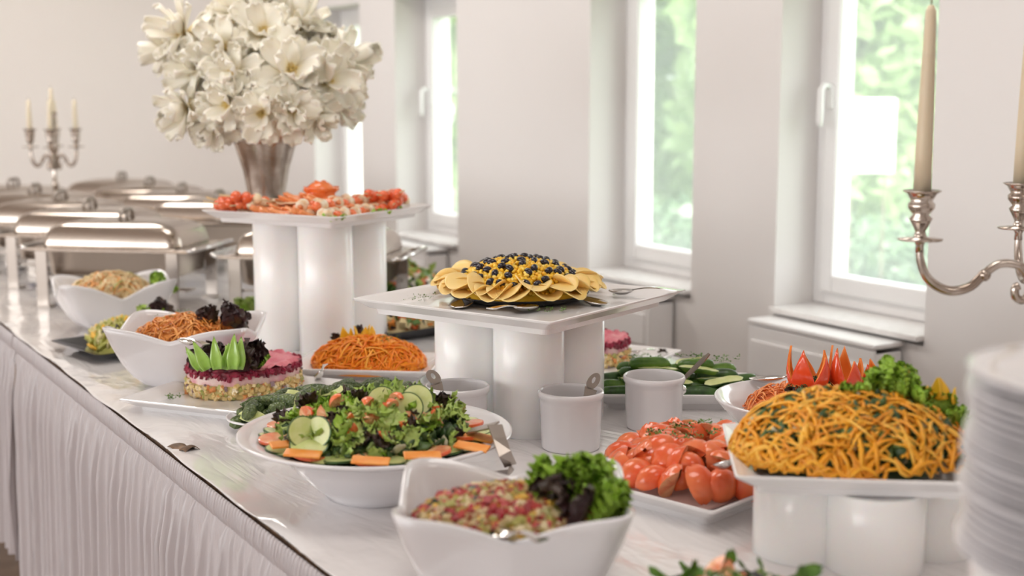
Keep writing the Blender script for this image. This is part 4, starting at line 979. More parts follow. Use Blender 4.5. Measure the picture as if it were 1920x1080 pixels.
# ================================================================== layered herring cake
cH = Vector((.853, 2.446, TZ)); platter('white square platter holding the big pink layered beet cake', cH, .16, .162, D2R(36), h=.026)
P = onz(459, 722, TZ + .02); hz = TZ + .011
herring_cake('pink and cream layered beet and potato cake with dark lettuce on top', (P.x + .004, P.y + .01, hz), .118, .105, .060, 3, .3)
top = hz + .060
lc = P + Vector((-.030, .040, 0)); rr = random.Random(31)
for k in range(13):
    u = k / 12; q = onz(372 + 108 * u + rr.uniform(-6, 6), 695 - 3 * u + rr.uniform(-2, 2), top)
    leaf(LR[k % 3], q, (rr.uniform(-.4, .4), -.75 + rr.uniform(-.35, .3), rr.uniform(0, 6.28)), .66 * rr.uniform(.85, 1.15), 'ruffled dark red lettuce leaf on top of the pink layered cake', 'red lettuce on the layered cake')
q = onz(482, 691, top); leaf(LB[0], q, (.2, -.5, -YAW + .1), .45, 'green tipped lettuce leaf at the window end of the cake garnish')
sp = spike_mesh(.048, .010, 'pepper_spike', M['gpepper'])
for k, (px, py, ln, yw, s) in enumerate(((376, 680, -.6, 0, .85), (390, 672, -.45, .3, 1.0), (384, 684, -.75, .6, .8), (408, 672, -.12, 0, 1.02), (420, 676, .25, .4, .85), (437, 672, .03, 0, 1.1), (447, 674, .12, .2, 1.02), (432, 677, -.1, .5, .8))):
    b_ = onz(px, 693, top + .014 + (684 - py) * .0006); Mx = Matrix.Translation(b_) @ (Matrix.Rotation(-YAW, 3, 'Z') @ Euler((0, ln, 0)).to_matrix() @ Matrix.Rotation(yw, 3, 'Z')).to_4x4() @ Matrix.Scale(s * 1.28, 4)
    place(sp, 'pepper_spike', Mx, 'bright green pepper spike standing in the dark lettuce on the layered cake', 'pepper', 'green pepper spikes on the cake')
spoon('shiny cake server resting against the front of the pink layered cake', onz(512, 745, TZ + .030), onz(452, 757, TZ + .022), hl=.020, hw=.021, arch=.005)
sprinkle('sprig of parsley lying on the platter beside the layered cake', [onz(322, 748, TZ + .013), onz(334, 746, TZ + .014)], n=8, s=.0055, spread=.006, seed=4)
sprinkle('parsley crumbs at the far corner of the layered cake platter', [onz(605, 724, TZ + .013)], n=5, s=.004, spread=.008, seed=5)
# ================================================================== shredded carrot platter
cK = onz(692, 690, TZ + .01); platter('white platter under the mound of bright orange shredded carrot', (cK.x, cK.y, TZ), .155, .105, D2R(-38) , h=.027)
DK = Dome((cK.x, cK.y, TZ + .014), .128, .092, .060, .55, D2R(-38))
b = MB(); DK.solid(b); strands(b, DK, 640, .085, .0026, 1.5, (-.004, .007), 41, .55, 8)
tag(b.obj('shredded_carrot', M['carrot']), 'mound of long bright orange carrot shreds on the white platter', 'carrots', None, 'stuff')
sp2 = spike_mesh(.035, .013, 'pepper_piece', M['ypepper'])
for k, (px, py, s, ln) in enumerate(((648, 636, 1, -.2), (657, 636, .9, .1), (668, 634, 1, .3), (684, 634, .95, -.1), (700, 630, .9, .2), (692, 632, 1, .0))):
    p = ond(px, py - 4, (DK.w(0, .02) - CAM).dot(FW)); place(sp2, 'pepper_piece', Matrix.Translation(p - Vector((0, 0, .008))) @ (Matrix.Rotation(-YAW + k, 3, 'Z') @ Euler((.1, ln, 0)).to_matrix()).to_4x4() @ Matrix.Scale(s * .9, 4), 'yellow pepper piece crowning the orange carrot mound', 'pepper', 'yellow pepper on the carrot mound')
for px, py in ((628, 648), (676, 632)):
    p = ond(px, py, (DK.w(0, .05) - CAM).dot(FW)); leaf(LR[1], p, (.3, -.9, 1 + px), .38, 'dark lettuce tuft tucked behind the bright carrot mound', 'dark tufts on the carrot mound')
sprinkle('chopped parsley on the bright carrot mound', [DK.w(.03, .0, .004), DK.w(.05, .02, .004), DK.w(.04, -.02, .004)], n=10, s=.0035, spread=.008, seed=6)
spoon('steel tongs tip showing at the cake side of the bright carrot mound', onz(600, 702, TZ + .035), onz(612, 686, TZ + .055), hl=.016, hw=.008, arch=.001, cat='tongs', name='serving_tongs')
# ================================================================== gherkins on oval plate
A_ = onz(428, 792, TZ + .02); B_ = onz(786, 742, TZ + .02); cG = (A_ + B_) / 2; ax = (B_ - A_); ln_ = ax.length / 2; rotG = math.atan2(ax.y, ax.x)
b = MB(); b.lathe([(0, .002), (.55, .002), (.58, 0), (.62, .003), (.80, .010), (1.0, .021), (1.0, .024), (.98, .024), (.80, .0145), (.62, .007), (0, .006)], 64); b.v = [(x * ln_, y * .115, z) for x, y, z in b.v]
tag(b.obj('oval_plate', M['china'], None, (cG.x, cG.y, TZ), rotG), 'white oval plate of dark gherkins behind the green salad bowl', 'plate')
GH = [capsule_mesh('gherkin', .064, .0115, .004, [M['gherkin'], M['cuke_flesh']], None, 1), capsule_mesh('gherkin', .055, .0125, .003, [M['gherkin'], M['cuke_flesh']], 'end', 2), capsule_mesh('gherkin', .07, .011, .006, [M['gherkin'], M['cuke_flesh']], None, 3), capsule_mesh('gherkin', .058, .0125, .004, [M['gherkin'], M['cuke_flesh']], 'half', 4)]
r = random.Random(51); axn = ax.normalized(); ay = Vector((-axn.y, axn.x, 0))
for k in range(56):
    u = -.80 + 1.6 * (k % 19) / 18 + r.uniform(-.04, .04); v = r.uniform(-.062, .062) * (1 - .5 * abs(u)); lay = k // 19
    p = cG + axn * (u * ln_) + ay * v * (1 - .25 * lay); p.z = TZ + .018 + .016 * lay * (1 - .55 * abs(u) ** 2) + r.uniform(0, .005)
    place(GH[k % 4], 'gherkin', TRS(p, (r.uniform(-.7, .7), r.uniform(-.25, .25), rotG + r.uniform(-1.1, 1.1)), r.uniform(.9, 1.1)), ('whole dark knobbly gherkin', 'dark gherkin with one cut end', 'long curved dark gherkin', 'halved gherkin with pale flesh')[k % 4] + ' piled on the oval plate', 'gherkin', ('whole', 'cut', 'long', 'halved')[k % 4] + ' gherkins on the oval plate')
# ================================================================== big green salad bowl
ZB = TZ - .013; P = onz(704, 812, ZB + .108); cB = Vector((P.x, P.y, TZ))
b = MB(); b.lathe([(0, .006), (.062, .005), (.068, 0), (.074, .002), (.078, .010), (.100, .030), (.126, .062), (.142, .084), (.168, .097), (.196, .107), (.2015, .110), (.202, .113), (.199, .1145), (.168, .104), (.143, .093), (.122, .068), (.096, .038), (.06, .014), (0, .012)], 96); b.v = [(x * 1.026, y * 1.026, z * .885) for x, y, z in b.v]
tag(b.obj('salad_bowl', M['china'], None, cB), 'big round white bowl with wide rim full of green lettuce salad', 'bowl')
r = random.Random(61); DB = Dome((cB.x, cB.y, ZB + .098), .148, .148, .056, .62)
b = MB(); b.lathe([(0, -.03), (.10, -.03), (.130, -.010), (.135, 0), (.10, .022), (.06, .032), (0, .036)], 32); bits(b, Dome((0, 0, .0), .145, .145, .046, .62), 700, .008, .014, 62, 0, (-.006, .003), asp=(1.2, .9, .3)); tag(b.obj('chopped_lettuce', M['greenmix'], None, (cB.x, cB.y, ZB + .098)), 'finely cut dark lettuce filling under the big green salad', 'salad', None, 'stuff')
for k in range(30):   # cucumber and tomato slices round the rim
    a = 2 * PI * k / 30 + r.uniform(-.05, .05); q = .150 + r.uniform(-.006, .006); p = Vector((cB.x + q * math.cos(a), cB.y + q * math.sin(a), ZB + .104 + r.uniform(0, .004)))
    eu = (r.uniform(-.1, .25), r.uniform(-.15, .15), a - PI / 2)
    if k % 3 == 2: place(TSL, 'tomato_slice', TRS(p + Vector((0, 0, .004)), eu, 1.0), 'red tomato slice laid round the rim of the big green salad', 'tomato', 'tomato slices round the green salad')
    else: place(CSL, 'cucumber_slice', TRS(p, eu, 1.08), 'thin cucumber slice laid round the rim of the big green salad', 'cucumber', 'cucumber slices round the green salad')
b = MB(); b.rbox((0, 0, 0), (.062, .022, .0045), .0015); cs = b.mesh('carrot_slice', M['bacon'])
for k, (px, py, yw) in enumerate(((568, 853, -.1), (695, 866, -.05), (792, 856, .2), (540, 835, .5), (885, 840, -.4), (900, 822, -.6))):
    p = onz(px, py, ZB + .114); place(cs, 'carrot_slice', TRS(p + Vector((0, 0, .002)), (.25, .05, -YAW + yw), .85), 'flat orange carrot slice standing round the front of the big green salad', 'carrot', 'carrot slices round the green salad')
for k in range(230):
    x, y = DB.pt(r, .92); mesh = LR[k % 3] if k % 9 == 4 else LF[k % 5]
    R = frame_on(DB.n(x, y), r.uniform(0, 6), (r.uniform(-.7, .7), r.uniform(-.55, .55)))
    place(mesh, 'lettuce_leaf', Matrix.Translation(DB.w(x, y, r.uniform(-.010, .004)) - R @ Vector((.016, 0, 0))) @ R.to_4x4() @ Matrix.Scale(r.uniform(.34, .58), 4), ('torn dark red lettuce leaf in the big green salad' if k % 9 == 4 else 'torn curly green lettuce leaf in the big green salad'), 'lettuce', ('red leaves of the green salad' if k % 9 == 4 else 'green leaves of the green salad'))
TW = [wedge_mesh(.021, 1.25, 1.15, 1), wedge_mesh(.023, 1.6, 1.1, 2), wedge_mesh(.022, 3.0, 1.05, 3)]
for k in range(18):
    q = .30 + .55 * ((k * 7) % 18) / 18; a = -PI / 2 - YAW - 1.5 + 3.0 * k / 17; x, y = DB.a * q * math.cos(a), DB.b * q * math.sin(a); p = DB.w(x, y, .012)
    place(TW[k % 2], 'tomato_wedge', TRS(p, (r.uniform(0, 6), r.uniform(0, 6), r.uniform(0, 6)), .72), 'red tomato chunk among the lettuce of the big green salad', 'tomato', 'tomato chunks in the green salad')
def fan(lab, px, py, dz, lst):
    t = thing('cucumber_fan', lab, 'cucumber', onz(px, py, dz))
    for (dx, dy, dzz, eu, s) in lst:
        o = bpy.data.objects.new('slice', CSL); COL.objects.link(o); o.parent = t; o.location = RT * dx + FH * dy + Vector((0, 0, dzz)); o.scale = (s, s, s); o.rotation_euler = (Matrix.Rotation(-YAW, 3, 'Z') @ Euler(eu).to_matrix()).to_euler()
fan('cucumber slices folded like a flower at the front of the big green salad', 580, 832, ZB + .124, [(0, 0, 0, (.55, 0, 0), 1.2), (-.010, .006, .016, (1.25, .7, .3), .95), (.012, .006, .016, (1.25, -.7, -.3), .95), (0, .012, .014, (1.2, 0, 0), .85)])
t_ = [(0, 0, 0, (1.15, -.1, 0), 1.0), (.014, .010, .010, (1.1, .25, .1), 1.0)]
fan('two overlapping cucumber slices standing upright at the top of the big green salad', 764, 765, ZB + .158, t_)
fan('single pale cucumber slice standing on the peak of the big green salad', 716, 752, ZB + .160, [(0, 0, 0, (1.2, 0, .1), .95)])
# salad tongs
p0 = onz(880, 808, ZB + .122); p1 = onz(928, 797, ZB + .140); p2 = onz(946, 850, ZB + .112); p3 = onz(957, 872, ZB + .085); p4 = onz(915, 888, ZB + .055)
t = thing('salad_tongs', 'steel salad tongs hooked over the window side of the big green salad bowl', 'tongs', p1)
MB().ribbon([p0 - p1, (p0 - p1) * .5, Vector((0, 0, 0))], [.016, .020, .022], .0024, FH).obj('arm', M['steel_b'], t)
MB().ribbon([Vector((0, 0, 0)), (p2 - p1) * .5, p2 - p1, p3 - p1], [.022, .020, .019, .018], .0024, RT * .9 + FH * .35).obj('grip', M['steel_b'], t)
MB().ribbon([p3 - p1, (p3 - p1) + Vector((0, 0, -.012)), p4 - p1], [.018, .016, .008], .0024, FH).obj('lower_arm', M['steel_b'], t)
# ================================================================== sauce pots
cA = pot('white sauce pot behind the big green salad, with a pierced handle', 858, 843, .0545, .102)
cBt = pot('white sauce pot in the middle, nearest the camera, with a broad pierced handle', 1070, 855, .0545, .102)
cC = pot('tall white sauce pot before the cucumber platter, with a thin slanting handle', 1225, 815, .0545, .098)
sauce('pale sauce in the pot behind the green salad', cA, .0545, .05, M['sauce']); sauce('pale sauce in the middle pot', cBt, .0545, .05, M['sauce']); sauce('pale sauce in the tall pot by the cucumbers', cC, .0545, .05, M['sauce'])
dA = (cA - CAM).dot(FW); ramp_handle('steel ladle with pierced handle in the pot behind the green salad', ond(832, 760, dA), ond(808, 694, dA + .01), side=RT)
dB_ = (cBt - CAM).dot(FW); ramp_handle('steel ladle with pierced handle in the middle sauce pot', ond(1094, 775, dB_ - .02), ond(1117, 700, dB_ + .0), side=RT * .9 + FH * .3)
dC = (cC - CAM).dot(FW); ramp_handle('steel ladle seen edge-on in the tall sauce pot', ond(1270, 722, dC), ond(1330, 663, dC), .010, .013, False, side=FH * .9 + Vector((0, 0, .5)))
# ================================================================== front bowl with pomegranate salad
c3 = onz(962, 968, TZ + .10); c3 = Vector((c3.x, c3.y, TZ))
wavebowl('white four-cornered bowl of diced pomegranate salad, nearest of the wave bowls', c3, .138, .130, -YAW, .137, .026, .062, 9)
D3 = Dome((c3.x - RT.x * .006, c3.y - RT.y * .006, TZ + .086), .116, .104, .040, .62, -YAW)
b = MB(); D3.solid(b, k=.99); bits(b, D3, 1500, .0042, .0072, 71, 0, (-.003, .004), 'box', asp=(1, .8, .7))
b.lathe([(.01, -.04), (.06, -.04), (.105, -.006), (.118, .002), (0, .004)], 32, D3.c)
tag(b.obj('diced_salad', M['pom']), 'heaped diced salad of potato, herbs and red cubes in the nearest wave bowl', 'salad', None, 'stuff')
b = MB(); bits(b, D3, 420, .0036, .005, 72, 0, (.001, .005)); tag(b.obj('pomegranate_seeds', M['pomr']), 'glossy red pomegranate seeds strewn over the diced salad', 'seeds', None, 'stuff')
r = random.Random(73)
for k, (px, py, dz, m, sc, up) in enumerate(((1015, 905, .10, LB[0], .8, .9), (1000, 912, .10, LB[2], .7, .6), (1040, 915, .095, LB[1], .8, 1.0), (1085, 915, .10, LB[0], .9, 1.0), (1110, 925, .095, LB[1], .95, .8), (1130, 930, .09, LB[2], .85, .6), (1120, 955, .085, LB[0], .9, .5), (1095, 940, .09, LB[1], .9, .9), (1140, 945, .09, LB[1], .8, .8), (1120, 905, .095, LB[2], .75, 1.1))):
    leaf(m, onz(px - 22, py + 46, TZ + dz), (r.uniform(-.4, .4), -up, r.uniform(-1.9, .6)), sc, 'frilly bright green lettuce leaf at the window side of the pomegranate bowl', 'green lettuce in the pomegranate bowl')
for k, (px, py, up, yw, sc) in enumerate(((1055, 935, 1.25, .3, .95), (1072, 940, 1.15, -.6, 1.0), (1045, 930, 1.0, 2.0, .8), (1085, 950, .8, -1.2, .95), (1068, 925, 1.4, 1.0, .9))):
    leaf(LR[k % 3], onz(px - 8, py + 48, TZ + .098), (r.uniform(-.3, .3), -up, yw), sc * .85, 'dark red lettuce leaf standing between green ones in the pomegranate bowl', 'red lettuce in the pomegranate bowl')
spoon('serving spoon handle emerging at the near rim of the pomegranate bowl', onz(925, 1003, TZ + .112), onz(1020, 1020, TZ + .122), hl=.03, hw=.018, arch=.006)
# ================================================================== tomato platter
F_ = Vector((1.14, 1.337)); t1 = Vector((math.cos(D2R(105)), math.sin(D2R(105)))); t2 = Vector((t1.y, -t1.x)); cTo = F_ + t1 * .155 + t2 * .155
platter('white square platter heaped with tomato quarters and parsley', (cTo.x, cTo.y, TZ), .157, .157, D2R(15), h=.034)
DT = Dome((cTo.x + t2.x * .010 - t1.x * .020, cTo.y + t2.y * .010 - t1.y * .020, TZ + .026), .138, .136, .050, .5, D2R(15)); r = random.Random(81)
TWB = [wedge_mesh(.026, 2.1, 1.12, 4), wedge_mesh(.027, 1.6, 1.1, 5), wedge_mesh(.025, 3.1, 1.05, 6), wedge_mesh(.027, 2.5, 1.12, 7)]
n = 0
for lay, (cnt, kk, zo) in enumerate(((44, 1.0, .0), (24, .74, 0), (12, .42, 0))):
    for k in range(cnt):
        if lay == 0: a = 2 * PI * k / cnt * 2 if k < cnt / 2 else r.uniform(0, 6.28); q = .92 if k < cnt / 2 else r.uniform(.3, .75)
        else: a = 2 * PI * k / cnt + lay + r.uniform(-.15, .15); q = kk * math.sqrt(r.uniform(.45, 1))
        x, y = DT.a * q * math.cos(a), DT.b * q * math.sin(a); p = DT.w(x, y, 0); z = (TZ + .036 + .024 * lay) if lay else TZ + .036
        p.z = max(TZ + .036, min(p.z, z + .012))
        dd = (DT.n(x, y) * 1.0 + Vector((r.gauss(-.25, .85), r.gauss(-.35, .85), r.gauss(.1, .4)))).normalized(); RR = dd.to_track_quat('X', 'Z').to_matrix() @ Matrix.Rotation(r.uniform(0, 6.28), 3, 'X')
        place(TWB[k % 4], 'tomato_wedge', Matrix.Translation(p - dd * .006) @ RR.to_4x4() @ Matrix.Scale(r.uniform(.9, 1.08), 4), 'glossy tomato quarter piled on the white square tomato platter', 'tomato', 'tomato quarters on the platter'); n += 1
sprinkle('chopped parsley over the tomato quarters', [DT.w(x, y, .018) for x, y in ((-.05, .0), (-.06, .03), (-.03, -.02), (.0, .05), (.04, .03), (-.02, .02), (.02, -.03), (-.04, .06), (.07, .06), (-.01, -.06))], n=9, s=.0055, spread=.009, seed=8)
b = MB(); b.loft([(.10, .10, .0155, .02), (.118, .118, .0185, .02), (.124, .124, .0195, .02)], n=5, smooth=True); M['juice'] = mat('tomato_juice', (.92, .58, .52), .22)
tag(b.obj('tomato_juice', M['juice'], None, (cTo.x, cTo.y, TZ), D2R(15)), 'pale red tomato juice pooled on the square tomato platter', 'juice')
spoon('steel spoon standing between tomato platter and carrot mound', onz(1358, 872, TZ + .085), onz(1425, 848, TZ + .125), hl=.024, hw=.014, arch=.006)
# ================================================================== yellow carrot and parsley salad on risers
ex = Vector((math.cos(D2R(-37)), math.sin(D2R(-37)))); ey = Vector((-ex.y, ex.x)); Lc = onz(1378, 893, .885); cC2 = Vector((Lc.x, Lc.y)) + ex * .168 + ey * .135
platter('white platter carrying the carrot and parsley mound on white tubes', (cC2.x, cC2.y, .855), .168, .135, D2R(-37), h=.03)
for (sa, sb, l) in ((-.9, -.3, 'white acrylic tube riser under the carrot and parsley mound, nearest the tomatoes'), (.2, -1, 'white acrylic tube riser at the middle of the carrot and parsley platter'), (1.25, .2, 'white acrylic tube riser under the carrot and parsley mound, beside the plate stack')):
    q = cC2 + ex * (.078 * sa) + ey * (.062 * sb); riser(l, q.x, q.y, .855 - TZ)
DC = Dome((cC2.x - ex.x * .008, cC2.y - ex.y * .008, .869), .158, .126, .086, .52, D2R(-37)); DC2 = Dome(DC.c, .146, .114, .083, .52, D2R(-37))
b = MB(); Dome(DC.c, .118, .088, .07, .52, D2R(-37)).solid(b); bits(b, DC2, 1200, .006, .012, 91, 0, (-.003, .007), k=.93, asp=(1.4, .9, .4)); tag(b.obj('herb_and_mushroom_filling', M['greenmix']), 'dark herb filling showing between the yellow carrot strips', 'salad', None, 'stuff')
b = MB(); strands(b, DC, 230, .064, .0036, .4, (.000, .010), 92, .5, 6, tang=.7)
r = random.Random(93)
class Top(Dome):
    def pt(s, r, k=1): a = r.uniform(0, 2 * PI); q = math.sqrt(r.random()) * .62; return s.a * q * math.cos(a), s.b * q * math.sin(a)
class Rim(Dome):
    def pt(s, r, k=1): a = r.uniform(0, 2 * PI); q = r.uniform(.88, .985); return s.a * q * math.cos(a), s.b * q * math.sin(a)
strands(b, Top(DC.c, .158, .126, .086, .52, D2R(-37)), 230, .065, .0036, .4, (.002, .012), 94, .5, 6)
strands(b, Rim(DC.c, .159, .127, .086, .52, D2R(-37)), 130, .06, .0036, .4, (.0, .008), 95, .5, 6, tang=.5)
tag(b.obj('carrot_strips', M['carrot_y']), 'tangled yellow orange carrot strips mounded with parsley on the riser platter', 'carrots', None, 'stuff')
dL = (DC.w(0, .03) - CAM).dot(FW)
for k in range(22):
    u = k / 21; px = 1600 + 200 * u + r.uniform(-8, 8); py = 752 - 25 * math.sin(PI * min(1, u * 1.3)) + 58 * max(0, u - .35) ** 1.2 * 1.6 + r.uniform(-10, 14)
    leaf(LB[k % 3], ond(px, py + 12, dL + r.uniform(-.03, .04)), (r.uniform(-.6, .6), -r.uniform(.2, 1.2), r.uniform(0, 6.28)), r.uniform(.40, .58), 'frilly green lettuce leaf garnishing the carrot and parsley mound', 'lettuce on the carrot and parsley mound')
for k, (px, py, ln, s) in enumerate(((1700, 722, -.1, 1.1), (1708, 728, .3, .9), (1752, 742, -.2, 1.15), (1768, 745, .2, 1.2), (1790, 752, .15, .9), (1745, 750, -.5, .9))):
    place(sp2, 'pepper_piece', Matrix.Translation(ond(px, py + 4, dL + .0)) @ (Matrix.Rotation(-YAW + k, 3, 'Z') @ Euler((.1, ln, 0)).to_matrix()).to_4x4() @ Matrix.Scale(s * .75, 4), 'yellow pepper piece standing in the lettuce of the carrot and parsley mound', 'pepper', 'yellow pepper on the carrot and parsley mound')
# ================================================================== round bowl with shredded carrot and pepper crowns
PW = onz(1506, 748, TZ + .082); cW = Vector((PW.x, PW.y, TZ))
b = MB(); b.lathe([(0, .004), (.055, .003), (.06, 0), (.066, .003), (.09, .018), (.125, .052), (.150, .080), (.1525, .083), (.1515, .0855), (.148, .0855), (.12, .058), (.088, .026), (.05, .010), (0, .009)], 80)
tag(b.obj('round_bowl', M['china'], None, cW), 'round white bowl of shredded carrot with red pepper crowns', 'bowl')
DW = Dome((cW.x + .01, cW.y - .005, TZ + .055), .115, .112, .050, .6)
b = MB(); DW.solid(b); strands(b, DW, 420, .045, .0019, .8, (-.003, .006), 101, .5, 5)
b.lathe([(.01, -.03), (.06, -.03), (.105, -.002), (.112, .002), (0, .006)], 24, DW.c)
tag(b.obj('shredded_carrot', M['carrot_p']), 'pale orange shredded carrot in the round white bowl', 'carrots', None, 'stuff')
b = MB(); dcr = ond(1520, 735, (cW - CAM).dot(FW) - .02); DD = Dome(Vector((dcr.x, dcr.y, DW.c.z + .012)), .055, .045, .045, .6, -.2); strands(b, DD, 240, .03, .0009, 1.5, (.0, .010), 103, 1, 4); tag(b.obj('dill', M['dill']), 'dark dill sprigs under the red pepper crowns', 'herbs', None, 'stuff')
leaf(LR[0], ond(1490, 762, (cW - CAM).dot(FW) - .09), (.2, -.3, 1.0), .5, 'dark purple salad leaf beneath the dill in the round carrot bowl')
def crown(lab, px, py, dep, R, H, teeth, seed, lean, rx):
    b = crown_mesh(R, H, teeth, seed, lean); o = b.obj('carved_pepper', [M['pepper'], M['pepper_in']], None, ond(px, py, dep)); o.rotation_euler = (rx, 0, -YAW + seed); tag(o, lab, 'pepper')
dw = (cW - CAM).dot(FW)
crown('large red pepper cut into a zigzag crown on the round carrot bowl', 1516, 742, dw - .015, .037, .083, 5, 1, -.004, .0)
crown('second red pepper crown right behind the dill on the round carrot bowl', 1583, 742, dw - .0, .030, .080, 5, 2, .002, .0)
crown('red pepper crown half hidden behind the frilly lettuce', 1628, 738, dw + .05, .028, .066, 5, 4, .008, .1)
spoon('long steel spoon lying across the far rim of the round carrot bowl', onz(1440, 711, TZ + .09), onz(1600, 704, TZ + .10), hl=.034, hw=.012, arch=.003)
# ================================================================== cucumber platter
cU = Vector((1.60, 1.985, TZ)); cU = onz(1262, 733, TZ + .02); cU.z = TZ; ru = D2R(-33)
platter('white platter of whole and halved cucumbers by the window side', cU, .165, .105, ru, h=.036)
CU = [capsule_mesh('cucumber', .088, .0125, .003, [M['cuke_skin'], M['cuke_flesh']], None, 5), capsule_mesh('cucumber', .082, .013, .002, [M['cuke_skin'], M['cuke_flesh']], 'half', 6), capsule_mesh('cucumber', .085, .0125, .004, [M['cuke_light'], M['cuke_flesh']], None, 7), capsule_mesh('cucumber', .078, .0125, .003, [M['cuke_light'], M['cuke_flesh']], 'half', 8)]
r = random.Random(111); xu = Vector((math.cos(ru), math.sin(ru), 0)); yu = Vector((-xu.y, xu.x, 0))
for lay in range(3):
    for i in range(4 - lay):
        for j in range(7 - 2 * lay):
            k = i * 5 + j + lay * 3; p = cU + xu * (-.118 + .08 * i + .04 * lay + r.uniform(-.012, .012)) + yu * (-.072 + .024 * j + .024 * lay + r.uniform(-.005, .005)); p.z = TZ + .030 + .021 * lay + r.uniform(-.002, .003)
            place(CU[(0, 3, 2, 1, 3)[k % 5]], 'cucumber', TRS(p, (r.uniform(-.5, .5), r.uniform(-.12, .12), ru + r.uniform(-.4, .4) + (PI if r.random() < .5 else 0)), r.uniform(.9, 1.05)), ('dark whole cucumber', 'light green halved cucumber', 'light green whole cucumber', 'dark skinned halved cucumber', 'light green halved cucumber')[k % 5] + ' piled on the platter behind the sauce pots', 'cucumber', ('dark whole', 'light halved', 'light whole', 'dark halved', 'light halved')[k % 5] + ' cucumbers on the platter')
sprinkle('parsley and dill sprigs over the cucumbers', [cU + xu * a + yu * b_ + Vector((0, 0, .080)) for a, b_ in ((-.03, .03), (.05, .03), (.09, .0), (.02, .04), (-.08, .02), (.11, .02))], n=10, s=.0055, spread=.012, seed=9)
# ================================================================== second herring cake beyond
q = onz(1112, 676, TZ + .012); platter('white platter under the smaller layered cake behind the sunflower riser', (q.x, q.y + .0, TZ), .155, .15, D2R(28), h=.026)
herring_cake('smaller pale pink layered cake half hidden behind the sunflower riser', (q.x, q.y, TZ + .012), .085, .080, .058, 8, 1.0)
spoon('flat steel spatula on the platter of the smaller layered cake', onz(1185, 663, TZ + .03), onz(1228, 658, TZ + .035), hl=.02, hw=.012, arch=.002, name='spatula', cat='spatula')
sprinkle('parsley crumbs on the platter of the smaller layered cake', [onz(1200, 672, TZ + .014), onz(1186, 676, TZ + .014), onz(1212, 668, TZ + .014)], n=6, s=.005, spread=.008, seed=10)
leaf(LR[1], onz(1238, 674, TZ + .004), (.2, -.4, .5), .35, 'dark lettuce scrap near the far edge of the table behind the cucumbers')
# ================================================================== greek salads in black trays
for (px, py, H, a_, m, lab, lab2, sd) in ((752, 606, .048, .12, 'greek2', 'black square tray of mixed orange vegetables between the two risers', 'mixed orange and pale vegetable pieces in the black tray between the risers', 121), (752, 548, .062, .13, 'greek', 'black square tray of vegetable and white cheese salad farther back', 'vegetable salad with white cheese cubes in the far black tray', 122)):
    q = onz(px, py, TZ + .02); b = MB(); b.loft([(.115, .115, 0, .02), (.145, .145, .028, .02), (.148, .148, .030, .02), (.143, .143, .030, .02), (.112, .112, .008, .02)], n=5); tag(b.obj('black_tray', M['black'], None, (q.x, q.y, TZ), .2), lab, 'tray')
    Dg = Dome((q.x, q.y, TZ + .02), a_, a_, H, .5); b = MB(); Dg.solid(b); bits(b, Dg, 520, .008, .014, sd, 0, (-.004, .006), 'box', asp=(1, .8, .55)); tag(b.obj('vegetable_salad', M[m]), lab2, 'salad', None, 'stuff')
    for k in range(9):
        rr = random.Random(sd * 10 + k); x, y = Dg.pt(rr, .8); leaf(LF[k % 5], Dg.w(x, y, .004), (rr.uniform(-.5, .5), -rr.uniform(0, .8), rr.uniform(0, 6)), .5, 'green lettuce leaf on the vegetable salad in the ' + ('nearer' if m == 'greek2' else 'farther') + ' black tray', 'lettuce on the ' + ('nearer' if m == 'greek2' else 'farther') + ' black tray')
# ================================================================== black plate with pickled vegetables
q = onz(232, 648, TZ + .012); b = MB(); b.loft([(.075, .075, 0, .02), (.125, .125, .022, .015), (.127, .127, .024, .015), (.122, .122, .0235, .015), (.075, .075, .006, .02)], n=5); tag(b.obj('black_plate', M['black'], None, (q.x, q.y, TZ), D2R(12)), 'black square plate of pickled vegetables behind the dressed carrot bowl', 'plate')
Dp = Dome((q.x + .01, q.y, TZ + .010), .098, .095, .056, .6); b = MB(); Dp.solid(b); bits(b, Dp, 420, .006, .010, 131, 0, (-.003, .006), asp=(2.0, .7, .6)); tag(b.obj('pickled_vegetables', M['pickle']), 'pale green pickled vegetable strips with corn on the black plate', 'salad', None, 'stuff')
r = random.Random(132)
for k, (px, py, ms) in enumerate(((262, 600, LF), (275, 602, LB), (285, 598, LB), (298, 592, LR), (310, 588, LR), (290, 585, LR), (318, 594, LR), (268, 595, LF), (280, 606, LF), (302, 582, LR))):
    leaf(ms[k % 3], ond(px, py + 6, 3.14), (r.uniform(-.5, .5), -r.uniform(.5, 1.1), r.uniform(0, 6)), .52, ('dark red' if ms is LR else 'bright green') + ' lettuce leaf garnishing the black plate of pickles', ('red' if ms is LR else 'green') + ' lettuce on the black plate')
sprinkle('shredded carrot bits beside the lettuce of the black plate', [ond(252, 598, 3.12), ond(265, 602, 3.12)], 'carrot', n=9, s=.007, spread=.008, seed=12, name='carrot_bits', cat='carrots')
